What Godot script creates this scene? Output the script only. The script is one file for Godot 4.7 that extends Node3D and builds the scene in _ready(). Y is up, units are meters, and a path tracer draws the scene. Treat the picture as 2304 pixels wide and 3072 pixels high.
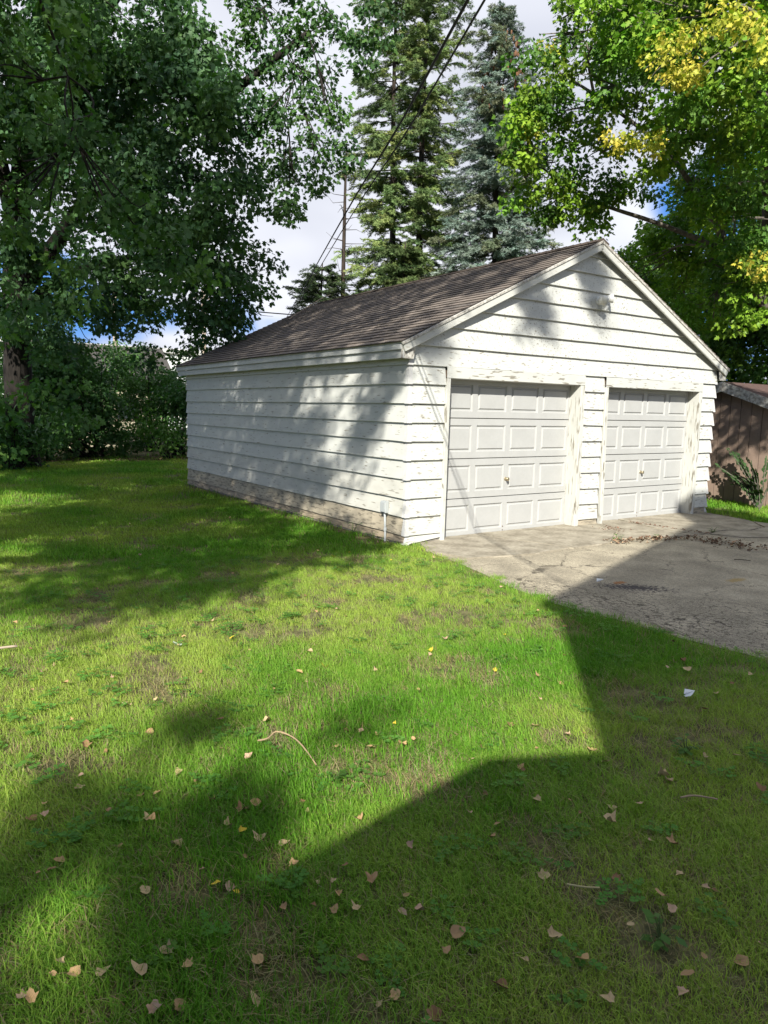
extends Node3D

const SUN := Vector3(-0.92, 0.88, 1.0)      # towards the sun
const CAM := Vector3(-5.092, 1.593, 6.996)
const LAWN_Y := -0.03
const DRIVE_Y := -0.075
const SLAB_Y := -0.055

var rng := RandomNumberGenerator.new()
var taken := {}
var M := {}

# ---------------------------------------------------------------- helpers
func lin(r: float, g: float, b: float) -> Color:
	return Color(r, g, b).linear_to_srgb()

func mat(r: float, g: float, b: float, rough := 0.85, metal := 0.0) -> StandardMaterial3D:
	var m := StandardMaterial3D.new()
	m.albedo_color = lin(r, g, b)
	m.roughness = rough
	m.metallic = metal
	m.metallic_specular = 0.35
	return m

func vmat(rough := 0.8, back := Color(0, 0, 0)) -> StandardMaterial3D:
	var m := StandardMaterial3D.new()
	m.vertex_color_use_as_albedo = true
	m.roughness = rough
	m.metallic_specular = 0.3
	m.cull_mode = BaseMaterial3D.CULL_DISABLED
	if back.g > 0.0:
		m.backlight_enabled = true
		m.backlight = back
	return m

func numbered(called: String) -> String:
	var n: int = taken.get(called, 0)
	taken[called] = n + 1
	return called if n == 0 else "%s_%03d" % [called, n]

func tag(o: Node, label: String, category: String, group := "") -> void:
	o.set_meta("label", label)
	o.set_meta("category", category)
	if group != "":
		o.set_meta("group", group)

func thing(called: String, label: String, category: String, at := Vector3.ZERO, group := "") -> Node3D:
	var o := Node3D.new()
	o.name = numbered(called)
	add_child(o)
	o.position = at
	tag(o, label, category, group)
	return o

func put(called: String, mesh: Mesh, m: Material, parent: Node = null) -> MeshInstance3D:
	var o := MeshInstance3D.new()
	o.mesh = mesh
	o.material_override = m
	if parent == null:
		o.name = numbered(called)
		add_child(o)
	else:
		o.name = called
		parent.add_child(o, true)
	return o

func begin() -> SurfaceTool:
	var st := SurfaceTool.new()
	st.begin(Mesh.PRIMITIVE_TRIANGLES)
	st.set_smooth_group(-1)
	return st

func fin(st: SurfaceTool) -> ArrayMesh:
	st.generate_normals()
	return st.commit()

func tri(st: SurfaceTool, a: Vector3, b: Vector3, c: Vector3) -> void:
	st.add_vertex(a)
	st.add_vertex(b)
	st.add_vertex(c)

# corners clockwise as seen from the front
func quad(st: SurfaceTool, a: Vector3, b: Vector3, c: Vector3, d: Vector3) -> void:
	tri(st, a, b, c)
	tri(st, a, c, d)

func quad_uv(st: SurfaceTool, p: Array, uv: Array) -> void:
	for i in [0, 1, 2, 0, 2, 3]:
		st.set_uv(uv[i])
		st.add_vertex(p[i])

# a box between two corners, with small bevels
func box(st: SurfaceTool, lo: Vector3, hi: Vector3, t := Transform3D()) -> void:
	var b: float = minf(0.006, 0.2 * minf(hi.x - lo.x, minf(hi.y - lo.y, hi.z - lo.z)))
	var c := (lo + hi) * 0.5
	var h := (hi - lo) * 0.5
	for ax in 3:
		for s in [-1.0, 1.0]:
			var n := Vector3.ZERO
			n[ax] = s
			var u := Vector3.ZERO
			u[(ax + 1) % 3] = 1.0
			var v := n.cross(u)
			var hu: float = h[(ax + 1) % 3] - b
			var hv: float = h[(ax + 2) % 3] - b
			var o := c + n * h[ax]
			quad(st, t * (o - u * hu - v * hv), t * (o - u * hu + v * hv), t * (o + u * hu + v * hv), t * (o + u * hu - v * hv))
	for ax in 3:
		var a1 := (ax + 1) % 3
		var a2 := (ax + 2) % 3
		for s1 in [-1.0, 1.0]:
			for s2 in [-1.0, 1.0]:
				var e := Vector3.ZERO
				e[ax] = h[ax] - b
				var p := Vector3.ZERO
				p[a1] = s1 * h[a1]
				p[a2] = s2 * (h[a2] - b)
				var q := Vector3.ZERO
				q[a1] = s1 * (h[a1] - b)
				q[a2] = s2 * h[a2]
				if s1 * s2 > 0:
					quad(st, t * (c + p - e), t * (c + p + e), t * (c + q + e), t * (c + q - e))
				else:
					quad(st, t * (c + p - e), t * (c + q - e), t * (c + q + e), t * (c + p + e))

func box_mesh(lo: Vector3, hi: Vector3, t := Transform3D()) -> ArrayMesh:
	var st := begin()
	box(st, lo, hi, t)
	return fin(st)

# a tube along points
func tube(st: SurfaceTool, pts: Array, radii: Array, sides := 7, wob := 0.0) -> void:
	var rings := []
	for i in pts.size():
		var d: Vector3 = (pts[mini(i + 1, pts.size() - 1)] - pts[maxi(i - 1, 0)]).normalized()
		var u := d.cross(Vector3(0.31, 0.2, 0.93)).normalized()
		var v := d.cross(u)
		var ring := []
		for k in sides:
			var a := TAU * k / sides
			ring.append(pts[i] + (u * cos(a) + v * sin(a)) * radii[i] * (1.0 + rng.randf_range(-wob, wob)))
		rings.append(ring)
	for i in pts.size() - 1:
		for k in sides:
			var l := (k + 1) % sides
			st.set_smooth_group(1)
			quad(st, rings[i][k], rings[i + 1][k], rings[i + 1][l], rings[i][l])
	st.set_smooth_group(1)
	for k in range(1, sides - 1):
		tri(st, rings[-1][0], rings[-1][k + 1], rings[-1][k])

func curve(pts: Array, per := 4) -> Array:
	var c := Curve3D.new()
	for i in pts.size():
		var t: Vector3 = (pts[mini(i + 1, pts.size() - 1)] - pts[maxi(i - 1, 0)]) / 6.0
		c.add_point(pts[i], -t, t)
	var out := []
	var n := (pts.size() - 1) * per
	for i in n + 1:
		out.append(c.sample(mini(i / per, pts.size() - 2), float(i) / per - mini(i / per, pts.size() - 2)))
	return out

func taper(n: int, r0: float, r1: float) -> Array:
	var out := []
	for i in n:
		out.append(lerpf(r0, r1, float(i) / maxf(n - 1, 1)))
	return out

func multi(called: String, mesh: Mesh, m: Material, xf: Array, cols: PackedColorArray, parent: Node = null) -> MultiMeshInstance3D:
	var mm := MultiMesh.new()
	mm.transform_format = MultiMesh.TRANSFORM_3D
	mm.use_colors = true
	mm.mesh = mesh
	mm.instance_count = xf.size()
	var buf := PackedFloat32Array()
	buf.resize(xf.size() * 16)
	for i in xf.size():
		var t: Transform3D = xf[i]
		var c: Color = cols[i]
		var o := i * 16
		buf[o] = t.basis.x.x
		buf[o + 1] = t.basis.y.x
		buf[o + 2] = t.basis.z.x
		buf[o + 3] = t.origin.x
		buf[o + 4] = t.basis.x.y
		buf[o + 5] = t.basis.y.y
		buf[o + 6] = t.basis.z.y
		buf[o + 7] = t.origin.y
		buf[o + 8] = t.basis.x.z
		buf[o + 9] = t.basis.y.z
		buf[o + 10] = t.basis.z.z
		buf[o + 11] = t.origin.z
		buf[o + 12] = c.r
		buf[o + 13] = c.g
		buf[o + 14] = c.b
		buf[o + 15] = 1.0
	mm.buffer = buf
	var o := MultiMeshInstance3D.new()
	o.multimesh = mm
	o.material_override = m
	o.set_meta("kind", "stuff")
	if parent == null:
		o.name = numbered(called)
		add_child(o)
	else:
		o.name = called
		parent.add_child(o, true)
	return o

func noise(freq: float, sd: int, oct := 4, type := FastNoiseLite.TYPE_SIMPLEX_SMOOTH) -> FastNoiseLite:
	var n := FastNoiseLite.new()
	n.noise_type = type
	n.frequency = freq
	n.seed = sd
	n.fractal_octaves = oct
	return n

func bytes(n: FastNoiseLite, w: int, h: int, W := 0, H := 0) -> PackedByteArray:
	var im := n.get_image(w, h)
	im.convert(Image.FORMAT_L8)
	if W > 0:
		im.resize(W, H, Image.INTERPOLATE_CUBIC)
	return im.get_data()

func texture(w: int, h: int, data: PackedByteArray) -> ImageTexture:
	return ImageTexture.create_from_image(Image.create_from_data(w, h, false, Image.FORMAT_RGB8, data))

func grey(w: int, h: int, data: PackedByteArray) -> ImageTexture:
	return ImageTexture.create_from_image(Image.create_from_data(w, h, false, Image.FORMAT_L8, data))

# old paint: 8 m by 2 m of boards, flakes lost where three noises agree
func paint(sd: int, loss: float, stretch: int, rot: float, tall := false) -> StandardMaterial3D:
	var W := 2048
	var H := 512
	var fine := bytes(noise(0.085, sd, 3), W / stretch, H, W, H)
	var grain := bytes(noise(0.22, sd + 1, 2), W / (stretch * 3), H, W, H)
	var patch := bytes(noise(0.006, sd + 2, 3), W, H)
	var tone := bytes(noise(0.02, sd + 3, 4), W / 2, H, W, H)
	var out := PackedByteArray()
	out.resize(W * H * 3)
	var hgt := PackedByteArray()
	hgt.resize(W * H)
	for i in W * H:
		var p: float = patch[i] / 255.0
		var f: float = fine[i] / 255.0 * 0.62 + grain[i] / 255.0 * 0.38
		var k: float = clampf((f - (1.0 - loss * (0.78 + 0.30 * p))) * 16.0, 0.0, 1.0)
		var t: float = 1.0 - 0.05 * (tone[i] / 255.0) - rot * p * 0.35 * (tone[i] / 255.0)
		var g: float = grain[i] / 255.0
		out[i * 3] = int(lerpf(227.0 * t, 118.0 + 60.0 * g, k))
		out[i * 3 + 1] = int(lerpf(227.0 * t * (1.0 - rot * 0.05), 113.0 + 58.0 * g, k))
		out[i * 3 + 2] = int(lerpf(222.0 * t * (1.0 - rot * 0.12), 104.0 + 54.0 * g, k))
		hgt[i] = int(clampf(200.0 - 140.0 * k + 30.0 * (g - 0.5), 0.0, 255.0))
	var m := StandardMaterial3D.new()
	m.albedo_texture = texture(W, H, out)
	m.albedo_color = lin(0.70, 0.705, 0.69)
	m.roughness = 0.62
	m.metallic_specular = 0.4
	m.heightmap_enabled = true
	m.heightmap_texture = grey(W, H, hgt)
	m.heightmap_scale = 0.12
	m.uv1_scale = Vector3(0.125, 0.5, 1) if not tall else Vector3(0.125, 0.5, 1)
	return m

func in_poly(p: Vector2, poly: PackedVector2Array) -> bool:
	return Geometry2D.is_point_in_polygon(p, poly)

func pv(a: Array) -> PackedVector2Array:
	var o := PackedVector2Array()
	for i in range(0, a.size(), 2):
		o.append(Vector2(a[i], a[i + 1]))
	return o

# ---------------------------------------------------------------- sky
func sky_panorama() -> ImageTexture:
	var w := 1024
	var h := 512
	var im := Image.create(w, h, false, Image.FORMAT_RGBF)
	var big := noise(0.55, 11, 5)
	var small := noise(2.2, 12, 4)
	for j in h:
		var v := (j + 0.5) / h
		var th := v * PI
		var y := cos(th)
		for i in w:
			var az := ((i + 0.5) / w - 0.5) * TAU
			var d := Vector3(sin(az) * sin(th), y, -cos(az) * sin(th))
			var c: Color
			if y < -0.02:
				c = Color(0.16, 0.17, 0.13)
			else:
				var yy := maxf(y, 0.0)
				var q := Vector3(d.x, 0, d.z) / (yy + 0.35)
				var cl := big.get_noise_3d(q.x * 1.5, 0.0, q.z * 1.5) + 0.25 * small.get_noise_3d(q.x * 1.5, 3.0, q.z * 1.5)
				# breaks in the cloud towards the north-east
				for b in holes:
					var e: float = clampf((d.dot(b[0]) - b[1]) / (1.0 - b[1]), 0.0, 1.0)
					cl -= b[2] * sqrt(e)
				var cover := smoothstep(-0.34, -0.14, cl)
				var blue := Color(0.022, 0.12, 0.39).lerp(Color(0.10, 0.22, 0.44), pow(1.0 - yy, 4.0))
				var shade := clampf(0.5 + 0.9 * small.get_noise_3d(q.x * 0.8 + 5.0, 9.0, q.z * 0.8), 0.0, 1.0)
				var cloud := Color(0.30, 0.315, 0.365).lerp(Color(0.455, 0.465, 0.50), shade)
				var edge := 1.0 - absf(cover * 2.0 - 1.0)
				cloud = cloud.lerp(Color(0.52, 0.52, 0.535), 0.5 * edge)
				c = blue.lerp(cloud, cover)
			im.set_pixel(i, j, c)
	return ImageTexture.create_from_image(im)

var holes := [
	[Vector3(0.752, 0.262, -0.606).normalized(), 0.988, 2.5], [Vector3(0.765, 0.27, -0.58).normalized(), 0.962, 1.8], [Vector3(0.83, 0.30, -0.47).normalized(), 0.975, 1.7],
	[Vector3(0.452, 0.42, -0.787).normalized(), 0.994, 1.1], [Vector3(0.555, 0.126, -0.822).normalized(), 0.990, 1.0],
	[Vector3(0.412, 0.12, -0.903).normalized(), 0.993, 1.0], [Vector3(0.66, 0.18, -0.73).normalized(), 0.995, 0.9]]

# ---------------------------------------------------------------- leaves
func maple_leaf(st: SurfaceTool, t: Transform3D, size: float, col: Color, curl := 0.25) -> void:
	# outline from the stalk round: (x across, y along)
	var o := [Vector2(0, 0), Vector2(-0.34, -0.04), Vector2(-0.20, 0.16), Vector2(-0.62, 0.34), Vector2(-0.24, 0.46), Vector2(-0.30, 0.66), Vector2(0, 1.05), Vector2(0.30, 0.66), Vector2(0.24, 0.46), Vector2(0.62, 0.34), Vector2(0.20, 0.16), Vector2(0.34, -0.04)]
	var mid := Vector2(0, 0.34)
	var f := func(p: Vector2) -> Vector3:
		return t * (Vector3(p.x, -curl * (p.x * p.x * 0.9 + (p.y - 0.2) * (p.y - 0.2) * 0.6), p.y) * size)
	for i in o.size():
		st.set_color(col)
		st.set_smooth_group(0)
		tri(st, f.call(mid), f.call(o[(i + 1) % o.size()]), f.call(o[i]))

func leaf_cluster(sd: int, n: int, size: float, spread: float, droop: float) -> ArrayMesh:
	rng.seed = sd
	var st := begin()
	for i in n:
		var a := rng.randf() * TAU
		var r := spread * sqrt(rng.randf())
		var p := Vector3(cos(a) * r, rng.randf_range(-0.7, 0.45) * spread, sin(a) * r)
		var out := Vector3(cos(a + rng.randf_range(-0.8, 0.8)), -droop + rng.randf_range(-0.5, 0.5), sin(a + rng.randf_range(-0.8, 0.8))).normalized()
		var up := Vector3(rng.randf_range(-1.3, 1.3), rng.randf_range(0.3, 1.0), rng.randf_range(-1.3, 1.3)).normalized()
		var x := up.cross(out).normalized()
		var y := out.cross(x)
		var k := rng.randf_range(0.75, 1.25)
		maple_leaf(st, Transform3D(Basis(x, y, out), p), size * rng.randf_range(0.7, 1.15), Color(k, k, k), rng.randf_range(0.1, 0.5))
	return fin(st)

func needle_spray(sd: int, n: int, length: float) -> ArrayMesh:
	rng.seed = sd
	var st := begin()
	# a twig along +z with short side shoots, each shoot thick with needles
	for i in n:
		var u := (i + 0.5) / n
		var side: float = -1.0 if i % 2 else 1.0
		var base := Vector3(0, -0.12 * length * u * u, length * u)
		var dir := Vector3(side * rng.randf_range(0.5, 0.95), rng.randf_range(-0.55, 0.15), rng.randf_range(0.35, 0.8)).normalized()
		var l := length * rng.randf_range(0.28, 0.46) * (1.05 - 0.6 * u)
		for k in 6:
			var b := base + dir * l * (k / 6.0)
			for s in [-1.0, 1.0]:
				var nd: Vector3 = (dir * 0.7 + Vector3(dir.z, 0, -dir.x) * s * 0.7 + Vector3(0, rng.randf_range(-0.6, 0.6), 0)).normalized()
				var w := nd.cross(Vector3(rng.randf_range(-1, 1), rng.randf_range(0, 1), rng.randf_range(-1, 1))).normalized() * length * 0.024
				var c := rng.randf_range(0.7, 1.3)
				st.set_color(Color(c, c, c))
				st.set_smooth_group(-1)
				tri(st, b - w, b + nd * length * 0.2, b + w)
	return fin(st)

func basis_for(dir: Vector3, roll: float) -> Basis:
	var z := dir.normalized()
	var x := Vector3.UP.cross(z)
	if x.length() < 0.05:
		x = Vector3.RIGHT
	x = x.normalized()
	return Basis(x, z.cross(x), z) * Basis(Vector3(0, 0, 1), roll)

func jitter(c: Color, k: float) -> Color:
	var b := 1.0 + rng.randf_range(-k, k)
	return Color(c.r * b * (1.0 + rng.randf_range(-k, k) * 0.5), c.g * b, c.b * b)

# fill lobes with clumps, clumps with clusters; each lobe is [x, y, z, r]
func fill(lobes: Array, per_m3: float, each: int, clump: float, cols: Array, xf: Array, out: PackedColorArray, scale := 1.0) -> PackedColorArray:
	for l in lobes:
		var c := Vector3(l[0], l[1], l[2])
		var r: float = l[3]
		var n := int(maxf(3.0, per_m3 * r * r * r * 4.2))
		for i in n:
			var d := Vector3(rng.randfn(), rng.randfn(), rng.randfn()).normalized()
			var p := c + d * r * pow(rng.randf(), 0.45)
			var col: Color = cols[rng.randi() % cols.size()]
			for k in each:
				var q := p + Vector3(rng.randfn(), rng.randfn() * 0.8, rng.randfn()) * clump * 0.45
				var b := Basis(Vector3.UP, rng.randf() * TAU) * Basis(Vector3.RIGHT, rng.randf_range(-0.5, 0.5))
				xf.append(Transform3D(b.scaled(Vector3.ONE * scale * rng.randf_range(0.8, 1.2)), q))
				out.append(jitter(col, 0.18))
	return out

func bark(sd: int, r: float, g: float, b: float) -> StandardMaterial3D:
	var W := 256
	var a := bytes(noise(0.06, sd, 4), W, W / 6, W, W)
	var m := mat(r, g, b, 0.95)
	var out := PackedByteArray()
	out.resize(W * W * 3)
	for i in W * W:
		var k := int(120 + a[i] * 0.53)
		out[i * 3] = k
		out[i * 3 + 1] = k
		out[i * 3 + 2] = k
	m.albedo_texture = texture(W, W, out)
	m.uv1_triplanar = true
	m.uv1_scale = Vector3(0.9, 0.9, 0.9)
	m.heightmap_enabled = true
	m.heightmap_texture = grey(W, W, a)
	m.heightmap_scale = 1.5
	return m

# ---------------------------------------------------------------- garage
# one lapped board on a wall; o = wall origin, u = along, n = outward; s0..s1 at the bottom edge, t0..t1 at the top edge
func board(parent: Node, m: Material, o: Vector3, u: Vector3, n: Vector3, s0: float, s1: float, t0: float, t1: float, y0: float, y1: float, rough := 0.002, tilt := 0.0) -> MeshInstance3D:
	var st := begin()
	var seg := clampi(int((s1 - s0) / 0.35), 1, 14)
	var off := Vector2(rng.randf() * 3.0, rng.randf() * 2.0)
	var prev := []
	var puv := []
	for i in seg + 1:
		var f := float(i) / seg
		var sb := lerpf(s0, s1, f)
		var tb := lerpf(t0, t1, f)
		var yb := y0 + rng.randf_range(-rough, rough) + tilt * f
		var ob := 0.0255 + rng.randf_range(-0.002, 0.002)
		var ring := [o + u * tb + Vector3.UP * y1 - n * 0.008, o + u * sb + Vector3.UP * (yb + 0.003) + n * ob, o + u * sb + Vector3.UP * yb + n * (ob - 0.004), o + u * sb + Vector3.UP * yb - n * 0.004, o + u * tb + Vector3.UP * y1 - n * 0.02]
		var uv := [off + Vector2(tb, 0), off + Vector2(sb, y1 - y0), off + Vector2(sb, y1 - y0 + 0.004), off + Vector2(sb, y1 - y0 + 0.02), off + Vector2(tb, 0.02)]
		if i > 0:
			for k in 4:
				st.set_smooth_group(-1)
				quad_uv(st, [prev[k], ring[k], ring[k + 1], prev[k + 1]], [puv[k], uv[k], uv[k + 1], puv[k + 1]])
		if i == 0 or i == seg:
			for k in [[0, 1, 2], [0, 2, 3], [0, 3, 4]]:
				var kk: Array = k if i == 0 else [k[0], k[2], k[1]]
				for z in kk:
					st.set_uv(uv[z])
					st.add_vertex(ring[z])
		prev = ring
		puv = uv
	return put("siding_board", fin(st), m, parent)

# a trim board lying on the wall between (s0, y0) and (s1, y1), proud from d0 to d1
func trim(parent: Node, called: String, m: Material, pts: Array, d0: float, d1: float) -> MeshInstance3D:
	# pts: four (x, y) corners of the gable wall, clockwise as seen from outside (+z)
	var st := begin()
	var seg := 10
	var off := Vector2(rng.randf() * 5.0, rng.randf())
	var a: Vector2 = pts[0]
	var b: Vector2 = pts[1]
	var c: Vector2 = pts[2]
	var d: Vector2 = pts[3]
	var long_v := absf(a.y - d.y) > absf(a.x - b.x)
	var bev := 0.004
	var P := func(p: Vector2, z: float) -> Vector3: return Vector3(p.x, p.y, z)
	var U := func(p: Vector2) -> Vector2: return off + (Vector2(p.y, p.x) if long_v else p)
	for i in seg:
		var f0 := float(i) / seg
		var f1 := float(i + 1) / seg
		var l0: Vector2
		var l1: Vector2
		var r0: Vector2
		var r1: Vector2
		if long_v:
			l0 = a.lerp(d, f0)
			l1 = a.lerp(d, f1)
			r0 = b.lerp(c, f0)
			r1 = b.lerp(c, f1)
		else:
			l0 = d.lerp(c, f0)
			l1 = d.lerp(c, f1)
			r0 = a.lerp(b, f0)
			r1 = a.lerp(b, f1)
		var w0 := (r0 - l0).normalized() * bev
		var w1 := (r1 - l1).normalized() * bev
		var strip := [[P.call(l0, d0), P.call(l1, d0)], [P.call(l0, d1 - bev), P.call(l1, d1 - bev)], [P.call(l0 + w0, d1), P.call(l1 + w1, d1)], [P.call(r0 - w0, d1), P.call(r1 - w1, d1)], [P.call(r0, d1 - bev), P.call(r1, d1 - bev)], [P.call(r0, d0), P.call(r1, d0)]]
		var suv := [[U.call(l0), U.call(l1)], [U.call(l0) + Vector2(0, 0.03), U.call(l1) + Vector2(0, 0.03)], [U.call(l0) + Vector2(0, 0.032), U.call(l1) + Vector2(0, 0.032)], [U.call(r0), U.call(r1)], [U.call(r0), U.call(r1)], [U.call(r0) + Vector2(0, 0.04), U.call(r1) + Vector2(0, 0.04)]]
		for k in 5:
			quad_uv(st, [strip[k][0], strip[k + 1][0], strip[k + 1][1], strip[k][1]], [suv[k][0], suv[k + 1][0], suv[k + 1][1], suv[k][1]])
	for e in [[a, b], [d, c]]:
		quad_uv(st, [P.call(e[0], d0), P.call(e[0], d1 - bev), P.call(e[1], d1 - bev), P.call(e[1], d0)], [U.call(e[0]), U.call(e[0]), U.call(e[1]), U.call(e[1])])
	return put(called, fin(st), m, parent)

func garage_door(g: Node, x0: float, x1: float, y0: float, y1: float, z: float) -> Node3D:
	var d := Node3D.new()
	d.name = "overhead_door"
	g.add_child(d, true)
	d.position = Vector3(x0, y0, z)
	var W := x1 - x0
	var H := (y1 - y0) / 4.0
	var pw := W / 4.0
	var gx := 0.042
	var gy := 0.085
	var dep := 0.019
	for s in 4:
		var st := begin()
		var b := s * H + 0.002
		var t := (s + 1) * H - 0.006
		var xs := [0.0]
		for i in 4:
			xs.append(i * pw + gx)
			xs.append((i + 1) * pw - gx)
		xs.append(W)
		var yb := b + gy
		var yt := t - gy
		# rails, stiles and the sunk edges of each panel opening
		quad(st, Vector3(0, yb, 0), Vector3(W, yb, 0), Vector3(W, b + 0.004, 0), Vector3(0, b + 0.004, 0))
		quad(st, Vector3(0, b + 0.004, 0), Vector3(W, b + 0.004, 0), Vector3(W, b, -0.01), Vector3(0, b, -0.01))
		quad(st, Vector3(0, t - 0.004, 0), Vector3(W, t - 0.004, 0), Vector3(W, yt, 0), Vector3(0, yt, 0))
		quad(st, Vector3(0, t, -0.01), Vector3(W, t, -0.01), Vector3(W, t - 0.004, 0), Vector3(0, t - 0.004, 0))
		quad(st, Vector3(0, t, -0.03), Vector3(W, t, -0.03), Vector3(W, t, -0.01), Vector3(0, t, -0.01))
		quad(st, Vector3(W, t, -0.03), Vector3(0, t, -0.03), Vector3(0, b, -0.03), Vector3(W, b, -0.03))
		for i in 5:
			var l: float = xs[i * 2]
			var r: float = xs[i * 2 + 1]
			quad(st, Vector3(l, yt, 0), Vector3(r, yt, 0), Vector3(r, yb, 0), Vector3(l, yb, 0))
		for i in 4:
			var l: float = xs[i * 2 + 1]
			var r: float = xs[i * 2 + 2]
			var e := 0.012
			quad(st, Vector3(l, yt, 0), Vector3(r, yt, 0), Vector3(r - e, yt - e, -dep), Vector3(l + e, yt - e, -dep))
			quad(st, Vector3(l + e, yb + e, -dep), Vector3(r - e, yb + e, -dep), Vector3(r, yb, 0), Vector3(l, yb, 0))
			quad(st, Vector3(l, yt, 0), Vector3(l + e, yt - e, -dep), Vector3(l + e, yb + e, -dep), Vector3(l, yb, 0))
			quad(st, Vector3(r - e, yt - e, -dep), Vector3(r, yt, 0), Vector3(r, yb, 0), Vector3(r - e, yb + e, -dep))
		put("door_section", fin(st), M.door, d)
		for i in 4:
			var l: float = xs[i * 2 + 1] + 0.012
			var r: float = xs[i * 2 + 2] - 0.012
			var lo := yb + 0.012
			var hi := yt - 0.012
			var e := 0.016
			var f := 0.030
			st = begin()
			var ring := func(q: float, zz: float) -> Array:
				return [Vector3(l + q, hi - q, zz), Vector3(r - q, hi - q, zz), Vector3(r - q, lo + q, zz), Vector3(l + q, lo + q, zz)]
			var r0: Array = ring.call(0.0, -dep)
			var r1: Array = ring.call(e, -dep)
			var r2: Array = ring.call(f, -0.002)
			for k in 4:
				var j := (k + 1) % 4
				quad(st, r0[k], r0[j], r1[j], r1[k])
				quad(st, r1[k], r1[j], r2[j], r2[k])
			quad(st, r2[0], r2[1], r2[2], r2[3])
			put("door_panel", fin(st), M.door, d)
	# lift handle between the second and third panel, bolts and the rubber seal
	var st := begin()
	var hx := W * 0.5 - 0.0
	var hy := H * 1.5 - 0.03
	tube(st, [Vector3(hx, hy, -0.002), Vector3(hx, hy, 0.02), Vector3(hx, hy, 0.035), Vector3(hx, hy, 0.05), Vector3(hx, hy, 0.054)], [0.03, 0.014, 0.02, 0.027, 0.018], 12)
	put("door_handle", fin(st), M.brass, d)
	for k in 2:
		st = begin()
		var by := 0.05 + k * 0.05
		tube(st, [Vector3(hx - 0.02, by, -0.001), Vector3(hx - 0.02, by, 0.005)], [0.009, 0.007], 8)
		put("bolt", fin(st), M.rust, d)
	put("bottom_seal", box_mesh(Vector3(0, -0.026, -0.03), Vector3(W, 0.0, -0.006)), M.rubber, d)
	return d

func gable_y(x: float) -> float:
	return 3.966 - absf(x - 3.136) * 0.4757

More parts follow.
